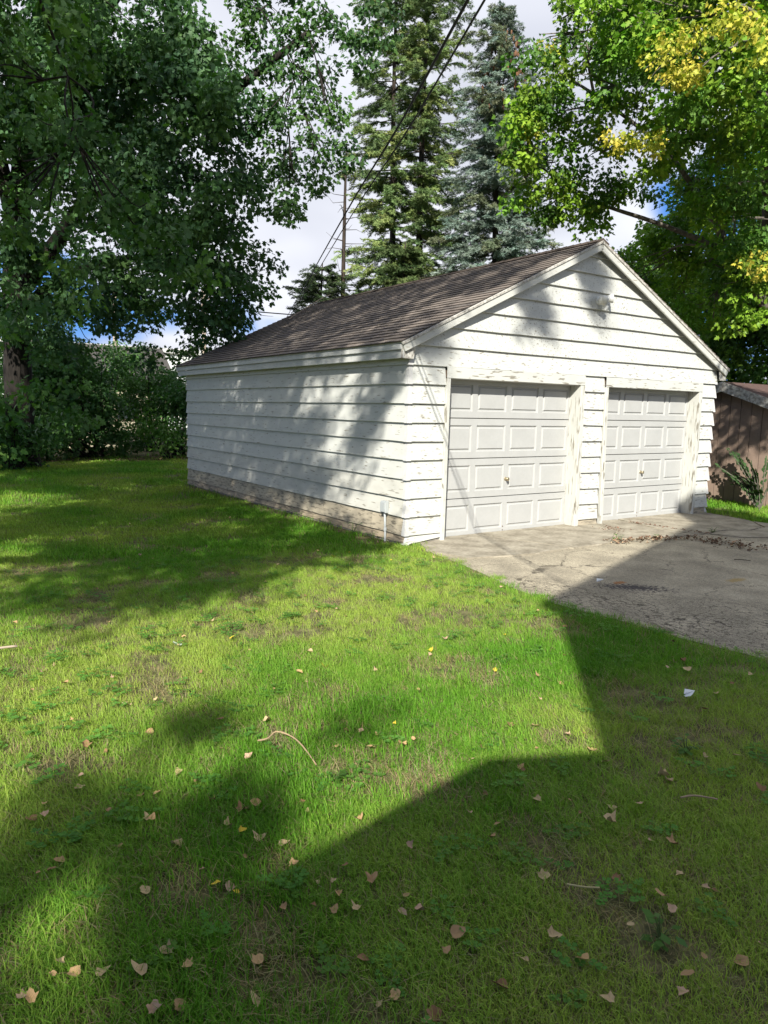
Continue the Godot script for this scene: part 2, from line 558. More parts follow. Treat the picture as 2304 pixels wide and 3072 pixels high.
func build_garage() -> void:
	var W := 6.272
	var L := 7.707
	var g := thing("garage", "white two-door wooden garage with peeling lap siding and brown shingled gable roof", "garage")
	var X := Vector3(1, 0, 0)
	var Z := Vector3(0, 0, 1)
	# structure behind the boards: four walls with openings for the doors
	var st := begin()
	var base := -0.10
	box(st, Vector3(0.0, base, -L), Vector3(0.1, 2.36, 0.0) - Vector3(0.02, 0, 0.022))
	st = begin()
	var shell := [[0.022, 0.10, -L + 0.022, -0.022, 2.36], [W - 0.10, W - 0.022, -L + 0.022, -0.022, 2.36], [0.101, W - 0.101, -L + 0.022, -L + 0.10, 2.36], [0.101, 0.53, -0.10, -0.022, 2.36], [3.06, 3.48, -0.10, -0.022, 2.36], [5.90, W - 0.101, -0.10, -0.022, 2.36], [0.531, 3.059, -0.10, -0.022, -2.36], [3.481, 5.899, -0.10, -0.022, -2.36]]
	for s in shell:
		if s[4] > 0.0:
			box(st, Vector3(s[0], base, s[2]), Vector3(s[1], s[4], s[3]))
		else:
			box(st, Vector3(s[0], 2.0, s[2]), Vector3(s[1], 2.36, s[3]))
	for zz in [[-0.10, -0.022], [-L + 0.022, -L + 0.10]]:
		var a := [Vector3(0.022, 2.361, zz[1]), Vector3(3.136, 3.86, zz[1]), Vector3(W - 0.022, 2.361, zz[1])]
		var b := [Vector3(0.022, 2.361, zz[0]), Vector3(3.136, 3.86, zz[0]), Vector3(W - 0.022, 2.361, zz[0])]
		tri(st, a[0], a[1], a[2])
		tri(st, b[0], b[2], b[1])
	put("wall_frame", fin(st), M.bare_wood, g)
	# low concrete sill under the boards
	st = begin()
	for s in [[-0.012, 0.021, -L, 0.012], [W - 0.021, W + 0.012, -L, 0.012], [0.0215, 0.52, -0.0215, 0.004], [3.07, 3.47, -0.0215, 0.004], [5.9, W - 0.0215, -0.0215, 0.004]]:
		box(st, Vector3(s[0], -0.2, s[2]), Vector3(s[1], 0.03, s[3]))
	put("concrete_sill", fin(st), M.sill, g)
	var ys := [-0.02, 0.088, 0.312, 0.539, 0.77, 1.0, 1.225, 1.45, 1.677, 1.907, 2.128, 2.357, 2.593, 2.822, 3.047, 3.281, 3.513, 3.742, 3.95]
	# left side wall: boards butted at uneven places
	var joints := [[-5.2], [-2.0], [-5.9], [-2.05], [-4.7], [-2.0], [-3.4], [-6.0], [-2.02], [-4.4]]
	for i in 10:
		var m: Material = [M.rotten_low, M.rotten, M.side_worn, M.side_worn, M.side][mini(i, 4)]
		var cuts: Array = [-L + 0.0]
		cuts.append_array(joints[i])
		cuts.append(-0.004)
		for k in cuts.size() - 1:
			# outside of this wall faces -x, so its own "right" runs towards +z
			board(g, m, Vector3.ZERO, Z, -X, cuts[k] + 0.0015, cuts[k + 1] - 0.0015, cuts[k] + 0.0015, cuts[k + 1] - 0.0015, ys[i] + (0.012 if i == 0 else 0.0), ys[i + 1] + 0.02, 0.008 if i == 0 else 0.003)
	board(g, M.side, Vector3.ZERO, Z, -X, -L, -0.004, -L, -0.004, ys[10], 2.30, 0.002)
	# right side wall and rear wall
	for i in 11:
		board(g, M.side, Vector3(W, 0, 0), -Z, X, 0.004, L, 0.004, L, ys[i], minf(ys[i + 1] + 0.02, 2.31), 0.003)
		board(g, M.side, Vector3(0, 0, -L), -X, -Z, -W + 0.004, -0.004, -W + 0.004, -0.004, ys[i], ys[i + 1] + 0.02, 0.003)
	for i in range(11, 18):
		var y0: float = ys[i]
		var y1: float = ys[i + 1] + 0.02
		var e0 := (3.93 - y0) / 0.4757
		var e1 := maxf((3.93 - y1) / 0.4757, 0.01)
		board(g, M.side, Vector3(3.136, 0, -L), -X, -Z, -minf(e0, 3.13), minf(e0, 3.13), -minf(e1, 3.13), minf(e1, 3.13), y0, minf(y1, 3.92), 0.002)
	# front wall: strips beside the doors, then whole boards, then the gable
	for i in 10:
		var m: Material = M.front_low if i < 2 else M.front
		var y1: float = ys[i + 1] + 0.02
		var lean: float = 0.02 * (1.0 - i / 9.0)
		if i < 9:
			board(g, m, Vector3.ZERO, X, Z, 0.004, 0.545 - lean, 0.004, 0.545 - lean, ys[i], y1, 0.003, 0.055 if i == 0 else 0.0)
			if i > 0:
				board(g, m, Vector3.ZERO, X, Z, 3.046 + lean, 3.487, 3.046 + lean, 3.487, ys[i] - 0.012, y1 - 0.012, 0.003, -0.004)
				board(g, m, Vector3.ZERO, X, Z, 5.885, W - 0.004, 5.885, W - 0.004, ys[i], y1, 0.003, 0.004)
			else:
				board(g, M.rotten, Vector3.ZERO, X, Z, 3.046 + lean, 3.487, 3.046 + lean, 3.487, -0.04, ys[1] + 0.008, 0.014)
				board(g, M.rotten, Vector3.ZERO, X, Z, 5.885, W - 0.004, 5.885, W - 0.004, -0.05, ys[1] + 0.02, 0.014)
		else:
			board(g, M.front, Vector3.ZERO, X, Z, 0.004, 0.545, 0.004, 0.545, ys[9], y1, 0.002)
			board(g, M.front, Vector3.ZERO, X, Z, 3.046, 3.487, 3.046, 3.487, ys[9], y1, 0.002)
			board(g, M.front, Vector3.ZERO, X, Z, 5.885, W - 0.004, 5.885, W - 0.004, ys[9], y1, 0.002)
	board(g, M.front, Vector3.ZERO, X, Z, -0.012, 3.86, -0.012, 3.86, ys[10], ys[11] + 0.02, 0.003)
	board(g, M.front, Vector3.ZERO, X, Z, 3.863, W + 0.012, 3.863, W + 0.012, ys[10], ys[11] + 0.02, 0.003)
	for i in range(11, 18):
		var y0: float = ys[i]
		var y1: float = minf(ys[i + 1] + 0.02, 3.90)
		var e0 := (3.93 - y0) / 0.4757
		var e1 := maxf((3.93 - y1) / 0.4757, 0.02)
		var lo := 3.136 - e0
		var hi := 3.136 + e0
		if i == 12:
			board(g, M.gable, Vector3.ZERO, X, Z, lo, 4.6, 3.136 - e1, 4.6, y0, y1, 0.003)
			board(g, M.gable, Vector3.ZERO, X, Z, 4.603, hi, 4.603, 3.136 + e1, y0, y1, 0.003)
		else:
			board(g, M.gable, Vector3.ZERO, X, Z, lo, hi, 3.136 - e1, 3.136 + e1, y0, y1, 0.003)
	# folded caps over the corners, one to each course
	for i in 11:
		for c in [[0.0, -1.0], [W, 1.0]]:
			st = begin()
			var x: float = c[0]
			var s: float = c[1]
			var y0: float = ys[i] - 0.004 + rng.randf_range(-0.003, 0.003)
			var y1: float = ys[i + 1] + 0.005
			var w := 0.042
			var prof := func(y: float, d: float) -> Array:
				return [Vector3(x + s * d, y, -w), Vector3(x + s * d, y, d), Vector3(x - s * w, y, d)]
			var p0: Array = prof.call(y0, 0.028)
			var p1: Array = prof.call(minf(y1, 2.33), -0.003)
			for k in 2:
				if s < 0:
					quad(st, p1[k], p1[k + 1], p0[k + 1], p0[k])
				else:
					quad(st, p1[k + 1], p1[k], p0[k], p0[k + 1])
			put("corner_cap", fin(st), M.cap, g)
	# casings round the doors; the old posts lean a little
	trim(g, "door_casing", M.post, [Vector2(0.548, 1.99), Vector2(0.608, 1.99), Vector2(0.586, -0.075), Vector2(0.526, -0.075)], -0.02, 0.038)
	trim(g, "door_casing", M.post, [Vector2(2.962, 1.99), Vector2(3.043, 1.99), Vector2(3.062, -0.085), Vector2(2.981, -0.085)], -0.02, 0.038)
	trim(g, "door_casing", M.post, [Vector2(3.49, 1.985), Vector2(3.552, 1.985), Vector2(3.60, -0.06), Vector2(3.538, -0.06)], -0.02, 0.038)
	trim(g, "door_casing", M.post, [Vector2(5.802, 1.985), Vector2(5.882, 1.985), Vector2(5.90, -0.085), Vector2(5.82, -0.085)], -0.02, 0.038)
	trim(g, "door_head", M.head, [Vector2(0.548, 2.126), Vector2(3.043, 2.128), Vector2(3.043, 1.993), Vector2(0.548, 1.992)], -0.02, 0.034)
	trim(g, "door_head", M.head, [Vector2(3.49, 2.126), Vector2(5.882, 2.126), Vector2(5.882, 1.988), Vector2(3.49, 1.988)], -0.02, 0.034)
	# jambs: the faces inside the openings
	for j in [[0.56, 0.607, 0.587], [3.004, 2.961, 2.980], [3.51, 3.551, 3.599], [5.85, 5.801, 5.819]]:
		st = begin()
		var xt: float = j[1]
		var xb: float = j[2]
		var s: float = signf(j[1] - j[0])
		for k in 6:
			var f0 := k / 6.0
			var f1 := (k + 1) / 6.0
			var xa := lerpf(xt, xb, f0)
			var xc := lerpf(xt, xb, f1)
			var ya := lerpf(1.995, -0.08, f0)
			var yc := lerpf(1.995, -0.08, f1)
			var pp := [Vector3(xa, ya, -0.24), Vector3(xa, ya, 0.0), Vector3(xc, yc, 0.0), Vector3(xc, yc, -0.24)]
			var uu := [Vector2(ya, 0), Vector2(ya, 0.24), Vector2(yc, 0.24), Vector2(yc, 0)]
			if s > 0:
				pp.reverse()
				uu.reverse()
			quad_uv(st, pp, uu)
			pp = [Vector3(xa - s * 0.03, ya, -0.24), Vector3(xa, ya, -0.24), Vector3(xc, yc, -0.24), Vector3(xc - s * 0.03, yc, -0.24)]
			quad_uv(st, pp, uu)
		put("door_jamb", fin(st), M.post, g)
	for h in [[0.60, 2.97], [3.545, 5.81]]:
		put("door_jamb", box_mesh(Vector3(h[0], 1.991, -0.24), Vector3(h[1], 2.03, 0.0)), M.cap, g)
	garage_door(g, 0.592, 2.972, -0.045, 2.03, -0.165)
	garage_door(g, 3.56, 5.812, -0.04, 2.03, -0.165)
	put("garage_floor", box_mesh(Vector3(0.1, -0.2, -L + 0.1), Vector3(W - 0.1, -0.09, -0.0)), M.sill, g)
	build_roof(g, W, L)

func build_roof(g: Node, W: float, L: float) -> void:
	var rise := 0.4757
	var half := 3.33
	var ln := sqrt(half * half + (half * rise) * (half * rise))
	var zf := 0.111
	var zb := -L - 0.119
	var deck := Node3D.new()
	deck.name = "roof"
	g.add_child(deck, true)
	for s in [-1.0, 1.0]:
		var dn := Vector3(s, -rise, 0).normalized()      # down the slope
		var up := Vector3(s * rise, 1, 0).normalized()   # out of the roof
		var top := Vector3(3.136, 3.955, 0)
		var st := begin()
		# boards under the shingles
		var t := Transform3D(Basis(dn, up, dn.cross(up)), top)
		box(st, Vector3(0.012, -0.034, -absf(zb) if s > 0 else -zf), Vector3(ln - 0.01, -0.004, zf if s > 0 else absf(zb)), t)
		put("roof_deck", fin(st), M.fascia, deck)
		var n := 29
		var ex := ln / n
		for c in n:
			st = begin()
			var a := ln - c * ex - ex * 1.25
			var b := ln - c * ex + 0.012
			var z := zf + 0.006 - rng.randf() * 0.3
			var first := true
			while z > zb - 0.006:
				var z2 := z - 0.302
				var z1 := z
				if first:
					z1 = zf + 0.006
					first = false
				z2 = maxf(z2, zb - 0.006)
				if z1 - z2 > 0.03:
					var gp := 0.004
					var lift := rng.randf_range(0.0, 0.003)
					var bb := b + rng.randf_range(-0.005, 0.004)
					var sag := 0.012 * sin(z1 * 1.3 + c * 0.2)
					var A := top + dn * a + up * 0.001
					var B := top + dn * bb + up * (0.016 + lift)
					var B0 := B - up * 0.015
					var v := rng.randf_range(0.90, 1.10)
					var tone := Color(0.34 * v, 0.285 * v, 0.245 * v)
					if rng.randf() < 0.06:
						tone = Color(0.27 * v, 0.235 * v, 0.21 * v)
					st.set_color(tone)
					var za := Vector3(0, sag * 0.3, z1 - gp)
					var zc := Vector3(0, sag * 0.3, z2 + gp)
					if s < 0:
						quad(st, A + zc, A + za, B + za, B + zc)
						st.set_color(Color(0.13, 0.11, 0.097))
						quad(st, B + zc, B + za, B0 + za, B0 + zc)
					else:
						quad(st, A + za, A + zc, B + zc, B + za)
						quad(st, B + za, B + zc, B0 + zc, B0 + za)
					tri(st, A + za, B + za, B0 + za)
					tri(st, A + zc, B0 + zc, B + zc)
				z -= 0.302
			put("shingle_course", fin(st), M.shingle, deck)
		# rake boards, front and rear: a wide board and a thin weathered strip above it
		for e in [[zf - 0.03, zf], [zb, zb + 0.03]]:
			st = begin()
			var flip: bool = s < 0
			var zl: float = -e[1] if flip else e[0]
			var zh: float = -e[0] if flip else e[1]
			box(st, Vector3(0.0, -0.125, zl), Vector3(ln - 0.01, -0.0345, zh), t)
			put("rake_board", fin(st), M.rake, deck)
			st = begin()
			var z0: float = zl - (0.014 if flip else -0.02)
			var z1b: float = zh + (-0.02 if flip else 0.014)
			box(st, Vector3(0.0, -0.040, minf(z0, z1b)), Vector3(ln + 0.002, -0.006, maxf(z0, z1b)), t)
			put("rake_strip", fin(st), M.rake_old, deck)
		# eave: upper strip, fascia, and the soffit that closes it to the wall
		var xe: float = 3.136 + s * (half - 0.012)
		var xo: float = xe - s * 0.03
		st = begin()
		box(st, Vector3(minf(xe, xo), 2.285, zb + 0.032), Vector3(maxf(xe, xo), 2.352, zf - 0.032))
		put("fascia", fin(st), M.fascia, deck)
		st = begin()
		xo = xe - s * 0.055
		var xi: float = xe - s * 0.03
		box(st, Vector3(minf(xi - s * 0.001, xo), 2.19, zb + 0.034), Vector3(maxf(xi - s * 0.001, xo), 2.2845, zf - 0.034))
		put("fascia", fin(st), M.fascia, deck)
		st = begin()
		var xw := 0.03 if s < 0 else W - 0.03
		box(st, Vector3(minf(xo, xw), 2.205, zb + 0.04), Vector3(maxf(xo, xw), 2.225, -0.018))
		put("soffit", fin(st), M.fascia, deck)
		# boxed end of the eave on the front
		st = begin()
		var p := [Vector3(xe - s * 0.005, 2.19, zf - 0.036), Vector3(xe - s * 0.005, 2.33, zf - 0.036), Vector3(xe - s * 0.24, 2.44, zf - 0.036), Vector3(xe - s * 0.19, 2.19, zf - 0.036)]
		var back := Vector3(0, 0, -zf + 0.055)
		if s < 0:
			quad(st, p[0], p[1], p[2], p[3])
			quad(st, p[3] , p[0], p[0] + back, p[3] + back)
		else:
			quad(st, p[3], p[2], p[1], p[0])
			quad(st, p[0], p[3], p[3] + back, p[0] + back)
		put("eave_return", fin(st), M.rake_old, deck)
	# ridge caps
	var z := zf + 0.008
	while z > zb:
		var st := begin()
		var z2 := maxf(z - 0.15, zb)
		var v := rng.randf_range(0.8, 1.15)
		st.set_color(Color(0.14 * v, 0.11 * v, 0.09 * v))
		var q := func(d: float, zz: float, lift: float) -> Vector3:
			return Vector3(3.136 + d, 3.962 - absf(d) * rise + 0.012 + lift, zz)
		quad(st, q.call(-0.14, z2, 0.0), q.call(0.0, z2, 0.0), q.call(0.0, z, 0.008), q.call(-0.14, z, 0.008))
		quad(st, q.call(0.0, z2, 0.0), q.call(0.14, z2, 0.0), q.call(0.14, z, 0.008), q.call(0.0, z, 0.008))
		tri(st, q.call(-0.14, z, 0.008), q.call(0.0, z, 0.008), q.call(0.14, z, 0.008))
		put("ridge_shingle", fin(st), M.shingle, deck)
		z -= 0.13

func build_fittings() -> void:
	# twin floodlight on the gable
	var f := thing("floodlight", "white twin-head floodlight with motion sensor high on the garage gable", "light", Vector3(3.24, 3.17, 0.012))
	var st := begin()
	tube(st, [Vector3(0, 0, 0), Vector3(0, 0, 0.02), Vector3(0, 0, 0.04)], [0.075, 0.075, 0.05], 16)
	put("mounting_plate", fin(st), M.plastic, f)
	for k in 2:
		var dir := Vector3(-0.35, -0.35, 0.9).normalized() if k == 0 else Vector3(0.85, 0.10, 0.5).normalized()
		var b := Vector3(-0.04 + 0.09 * k, 0.03, 0.06)
		st = begin()
		tube(st, [Vector3(0.0, 0, 0.035), b, b + dir * 0.02], [0.018, 0.02, 0.03], 10)
		tube(st, [b + dir * 0.02, b + dir * 0.05, b + dir * 0.10, b + dir * 0.16], [0.035, 0.045, 0.062, 0.085], 16)
		put("lamp_head", fin(st), M.plastic, f)
		st = begin()
		tube(st, [b + dir * 0.149, b + dir * 0.155], [0.082, 0.08], 16)
		put("lens", fin(st), M.lens, f)
	st = begin()
	tube(st, [Vector3(0.03, -0.03, 0.04), Vector3(0.04, -0.09, 0.09)], [0.014, 0.014], 8)
	box(st, Vector3(-0.04, -0.05, -0.03), Vector3(0.05, 0.04, 0.05), Transform3D(Basis(Vector3.UP, 0.4) * Basis(Vector3.RIGHT, 0.3), Vector3(0.04, -0.12, 0.11)))
	put("motion_sensor", fin(st), M.plastic, f)
	f.scale = Vector3.ONE * 0.8
	# outlet box and conduit at the bottom of the side wall
	var e := thing("outlet_box", "grey outdoor electrical box on a conduit at the foot of the side wall", "electrical box", Vector3(-0.018, LAWN_Y, -0.38))
	put("box", box_mesh(Vector3(-0.055, 0.355, -0.055), Vector3(0.0, 0.505, 0.055)), M.grey_box, e)
	put("cover", box_mesh(Vector3(-0.068, 0.37, -0.047), Vector3(-0.0555, 0.49, 0.047)), M.grey_box, e)
	st = begin()
	tube(st, [Vector3(-0.025, -0.05, 0.02), Vector3(-0.025, 0.15, 0.018), Vector3(-0.025, 0.36, 0.0)], [0.014, 0.014, 0.014], 10)
	put("conduit", fin(st), M.grey_box, e)
	st = begin()
	tube(st, [Vector3(-0.025, 0.13, 0.018), Vector3(-0.025, 0.17, 0.018)], [0.02, 0.02], 10)
	put("coupling", fin(st), M.grey_box, e)

# ---------------------------------------------------------------- ground
func build_ground() -> void:
	var st := begin()
	st.set_uv(Vector2.ZERO)
	# lawn soil: one sheet to the horizon
	quad(st, Vector3(-150, LAWN_Y, -220), Vector3(180, LAWN_Y, -220), Vector3(180, LAWN_Y, 120), Vector3(-150, LAWN_Y, 120))
	var o := put("lawn", fin(st), M.soil)
	o.set_meta("kind", "structure")
	tag(o, "mown lawn with thin and bare patches in front of the garage", "lawn")
	# driveway: the asphalt is cut out of nothing, it lies in a shallow tray above the soil sheet
	var d := Node3D.new()
	d.name = numbered("driveway")
	add_child(d)
	d.set_meta("kind", "structure")
	tag(d, "cracked grey asphalt driveway leading to the two garage doors", "driveway")
	var edge := [[0.10, 0.22], [-0.02, 0.6], [-0.12, 1.2], [-0.24, 1.75], [-0.37, 2.2], [-0.45, 2.85], [-0.38, 3.45], [-0.36, 4.0], [-0.28, 4.5], [-0.25, 5.2], [-0.3, 6.2], [-0.25, 8.0], [-0.3, 12.0], [-0.3, 20.0]]
	var right := [[6.3, 0.02], [6.16, 0.35], [6.1, 0.8], [6.06, 1.19], [6.12, 1.7], [6.2, 2.2], [6.2, 2.85], [6.25, 3.45], [6.2, 4.0], [6.2, 4.5], [6.2, 5.2], [6.2, 6.2], [6.2, 8.0], [6.2, 12.0], [6.2, 20.0]]
	st = begin()
	var Y := LAWN_Y + 0.006
	for i in edge.size() - 1:
		for k in 12:
			var f0 := k / 12.0
			var f1 := (k + 1) / 12.0
			var r0: Array = right[i + 1]
			var r1: Array = right[mini(i + 2, right.size() - 1)]
			var a := Vector3(lerpf(edge[i][0], r0[0], f0), Y, lerpf(edge[i][1], edge[i][1], f0))
			var b := Vector3(lerpf(edge[i][0], r0[0], f1), Y, edge[i][1])
			var c := Vector3(lerpf(edge[i + 1][0], r1[0], f1), Y, edge[i + 1][1])
			var e := Vector3(lerpf(edge[i + 1][0], r1[0], f0), Y, edge[i + 1][1])
			quad_uv(st, [a, b, c, e], [Vector2(a.x, a.z), Vector2(b.x, b.z), Vector2(c.x, c.z), Vector2(e.x, e.z)])
	put("asphalt", fin(st), M.asphalt, d)
	# broken concrete apron: slabs set a little proud, gaps between them
	var slabs := [
		[0.30, -0.16, 1.32, -0.16, 1.30, 0.15, 1.45, 0.60, 1.62, 1.14, 0.9, 1.20, 0.1, 1.02, 0.02, 0.4],
		[1.34, -0.16, 2.98, -0.16, 3.5, 0.02, 3.40, 0.45, 2.62, 0.98, 2.36, 1.16, 1.66, 1.18, 1.49, 0.60, 1.34, 0.15],
		[3.55, -0.16, 4.15, -0.16, 4.08, 0.13, 3.93, 0.66, 3.97, 1.15, 4.12, 1.34, 3.4, 1.18, 2.70, 0.99, 3.43, 0.46],
		[4.19, -0.16, 6.24, -0.16, 6.25, 0.1, 6.05, 0.9, 5.55, 1.36, 5.10, 1.44, 4.74, 1.26, 4.22, 1.30, 4.02, 1.15, 3.98, 0.68, 4.13, 0.14],
		[4.24, 1.36, 4.72, 1.31, 5.10, 1.50, 5.58, 1.42, 6.0, 1.0, 6.02, 1.7, 5.2, 2.2, 4.4, 1.75]]
	for s in slabs:
		var poly := PackedVector2Array()
		var raw := pv(s)
		for i in raw.size():
			var p: Vector2 = raw[i]
			var q: Vector2 = raw[(i + 1) % raw.size()]
			var n := maxi(1, int(p.distance_to(q) / 0.12))
			for k in n:
				poly.append(p.lerp(q, float(k) / n) + (Vector2(rng.randf_range(-1, 1), rng.randf_range(-1, 1)) * 0.012))
		var ids := Geometry2D.triangulate_polygon(poly)
		if Geometry2D.is_polygon_clockwise(poly):
			pass
		st = begin()
		var top := LAWN_Y + 0.012 + rng.randf_range(0.006, 0.014)
		for i in range(0, ids.size(), 3):
			var tr := [poly[ids[i]], poly[ids[i + 1]], poly[ids[i + 2]]]
			var cr: float = (tr[1] - tr[0]).cross(tr[2] - tr[0])
			if cr < 0:
				tr.reverse()
			for v in tr:
				st.set_uv(v)
				st.add_vertex(Vector3(v.x, top, v.y))
		for i in poly.size():
			var p: Vector2 = poly[i]
			var q: Vector2 = poly[(i + 1) % poly.size()]
			quad_uv(st, [Vector3(p.x, top, p.y), Vector3(q.x, top, q.y), Vector3(q.x, LAWN_Y - 0.01, q.y), Vector3(p.x, LAWN_Y - 0.01, p.y)], [p, q, q, p])
		put("concrete_slab", fin(st), M.concrete, d)

func grass_tuft(sd: int, blades: int, tall: float, wide: float, spread: float, lay: float) -> ArrayMesh:
	rng.seed = sd
	var st := begin()
	for i in blades:
		var a := rng.randf() * TAU
		var r := spread * sqrt(rng.randf())
		var p := Vector3(cos(a) * r, 0, sin(a) * r)
		var la := rng.randf() * TAU
		var lean := Vector3(cos(la), 0, sin(la)) * rng.randf_range(0.25, 1.0) * lay
		var h := tall * rng.randf_range(0.5, 1.15)
		var w := Vector3(-sin(la + 0.4), 0, cos(la + 0.4)) * wide * rng.randf_range(0.6, 1.1) * 0.5
		var m := p + Vector3(0, h * 0.6, 0) + lean * h * 0.4
		var t := p + Vector3(0, h * rng.randf_range(0.75, 1.0), 0) + lean * h * 1.1
		var k := rng.randf_range(0.55, 1.5)
		st.set_color(Color(k * rng.randf_range(0.9, 1.1), k, k))
		st.set_smooth_group(-1)
		quad(st, p - w, m - w * 0.8, m + w * 0.8, p + w)
		tri(st, m - w * 0.8, t, m + w * 0.8)
	return fin(st)

func on_grass(x: float, z: float) -> bool:
	if x > -0.02 and x < 6.3 and z < 0.02 and z > -7.72:
		return false
	if z > -0.2 and x > -0.46 and x < 6.4:
		var e := 0.12
		var tab := [[0.0, 0.12], [0.6, 0.0], [1.2, -0.1], [1.75, -0.22], [2.2, -0.35], [2.85, -0.43], [3.45, -0.36], [4.0, -0.34], [4.5, -0.26], [5.2, -0.23], [20.0, -0.28]]
		for i in tab.size() - 1:
			if z >= tab[i][0] and z <= tab[i + 1][0]:
				e = lerpf(tab[i][1], tab[i + 1][1], (z - tab[i][0]) / (tab[i + 1][0] - tab[i][0]))
		e += 0.05 * sin(z * 7.3) + 0.04 * sin(z * 17.0 + 1.0) + 0.03 * sin(z * 41.0)
		if x > e and x < 6.12 + 0.1 * sin(z * 3.0):
			return false
	return true

func build_grass() -> void:
	var patch := noise(0.35, 5, 3)
	var spot := noise(1.1, 8, 3)
	var kinds := [grass_tuft(1, 14, 0.050, 0.0032, 0.06, 1.1), grass_tuft(2, 14, 0.042, 0.0030, 0.065, 1.5), grass_tuft(3, 11, 0.062, 0.0036, 0.055, 1.0), grass_tuft(4, 16, 0.052, 0.008, 0.10, 1.0)]
	var xfs := [[], [], [], []]
	var cols := [PackedColorArray(), PackedColorArray(), PackedColorArray(), PackedColorArray()]
	var dry := []
	var dry_c := PackedColorArray()
	rng.seed = 77
	var rings := [[0.8, 3.2, 2300.0], [3.2, 5.0, 1700.0], [5.0, 8.0, 950.0], [8.0, 13.0, 330.0], [13.0, 24.0, 110.0]]
	for r in rings:
		var a0 := deg_to_rad(-12.0)
		var a1 := deg_to_rad(80.0)
		var area: float = 0.5 * (a1 - a0) * (r[1] * r[1] - r[0] * r[0])
		for i in int(area * r[2]):
			var a := rng.randf_range(a0, a1)
			var q := sqrt(rng.randf_range(r[0] * r[0], r[1] * r[1]))
			var x := CAM.x + sin(a) * q
			var z := CAM.z - cos(a) * q
			if not on_grass(x, z):
				continue
			var s := spot.get_noise_2d(x, z)
			var p := patch.get_noise_2d(x, z)
			if s < -0.26 and rng.randf() < 0.6:
				continue
			if z < -14.3 + 0.4 * sin(x * 2.0) and rng.randf() < 0.85:
				continue
			if x > -0.38 and x < 0.0 and z < -0.1 and z > -7.8 and rng.randf() < 0.5 + 1.2 * (x + 0.38):
				continue
			var k := 3 if q > 8.0 else (2 if p > 0.18 and rng.randf() < 0.5 else (0 if rng.randf() < 0.6 else 1))
			var g := Color(0.165, 0.38, 0.034).lerp(Color(0.41, 0.53, 0.095), clampf(0.5 - p * 1.4 + rng.randf_range(-0.25, 0.25), 0.0, 1.0))
			var sc := rng.randf_range(0.7, 1.2) * (1.0 + 0.3 * p)
			if k == 3:
				sc *= 1.0 if q < 13.0 else 1.5
			var b := Basis(Vector3.UP, rng.randf() * TAU).scaled(Vector3.ONE * sc)
			var t := Transform3D(b, Vector3(x, LAWN_Y, z))
			if rng.randf() < 0.17 + 0.9 * clampf(-s - 0.02, 0.0, 1.0):
				dry.append(t)
				dry_c.append(jitter(Color(0.46, 0.38, 0.20), 0.25))
			else:
				xfs[k].append(t)
				cols[k].append(jitter(g, 0.14))
	var g := Node3D.new()
	g.name = numbered("grass")
	add_child(g)
	g.set_meta("kind", "stuff")
	tag(g, "short green lawn grass with yellowish patches", "grass")
	for k in 4:
		multi("blades", kinds[k], M.grass, xfs[k], cols[k], g)
	# clover and other small round-leaved weeds in drifts among the grass
	var st := begin()
	rng.seed = 78
	for i in 9:
		var c := Vector3(rng.randf_range(-0.05, 0.05), rng.randf_range(0.02, 0.045), rng.randf_range(-0.05, 0.05))
		for k in 3:
			var a := TAU * k / 3.0 + i
			var d := Vector3(cos(a), rng.randf_range(0.0, 0.3), sin(a)) * 0.014
			var n := Vector3(-sin(a), 0, cos(a)) * 0.008
			var v := rng.randf_range(0.8, 1.25)
			st.set_color(Color(v, v, v))
			quad(st, c, c + d * 0.6 + n, c + d, c + d * 0.6 - n)
	var cl := []
	var clc := PackedColorArray()
	var drift := noise(0.9, 15, 2)
	for i in 700:
		var a := rng.randf_range(0.0, 1.2)
		var q := sqrt(rng.randf_range(1.5, 60.0))
		var x := CAM.x + sin(a) * q
		var z := CAM.z - cos(a) * q
		if drift.get_noise_2d(x, z) < -0.1 or not on_grass(x, z):
			continue
		cl.append(Transform3D(Basis(Vector3.UP, rng.randf() * TAU).scaled(Vector3.ONE * rng.randf_range(0.8, 1.5)), Vector3(x, LAWN_Y, z)))
		clc.append(jitter(Color(0.13, 0.30, 0.05), 0.2))
	multi("clover", fin(st), M.grass, cl, clc, g)
	multi("dry_blades", grass_tuft(9, 9, 0.034, 0.004, 0.06, 2.2), M.grass, dry, dry_c, g)

# ---------------------------------------------------------------- trees
func tree(called: String, label: String, at: Vector3, trunk: Array, r0: float, r1: float, limbs: Array, bk: Material, group := "") -> Node3D:
	var t := thing(called, label, "tree", at, group)
	var st := begin()
	var rel := []
	for p in trunk:
		rel.append(p - at)
	var c := curve(rel, 5)
	var rad := taper(c.size(), r0, r1)
	rad[0] = r0 * 1.35
	rad[1] = r0 * 1.1
	tube(st, c, rad, 14, 0.06)
	put("trunk", fin(st), bk, t)
	for l in limbs:
		st = begin()
		rel = []
		for p in l[0]:
			rel.append(p - at)
		c = curve(rel, 5)
		tube(st, c, taper(c.size(), l[1], l[2]), 8, 0.08)
		put("limb", fin(st), bk, t)
	return t

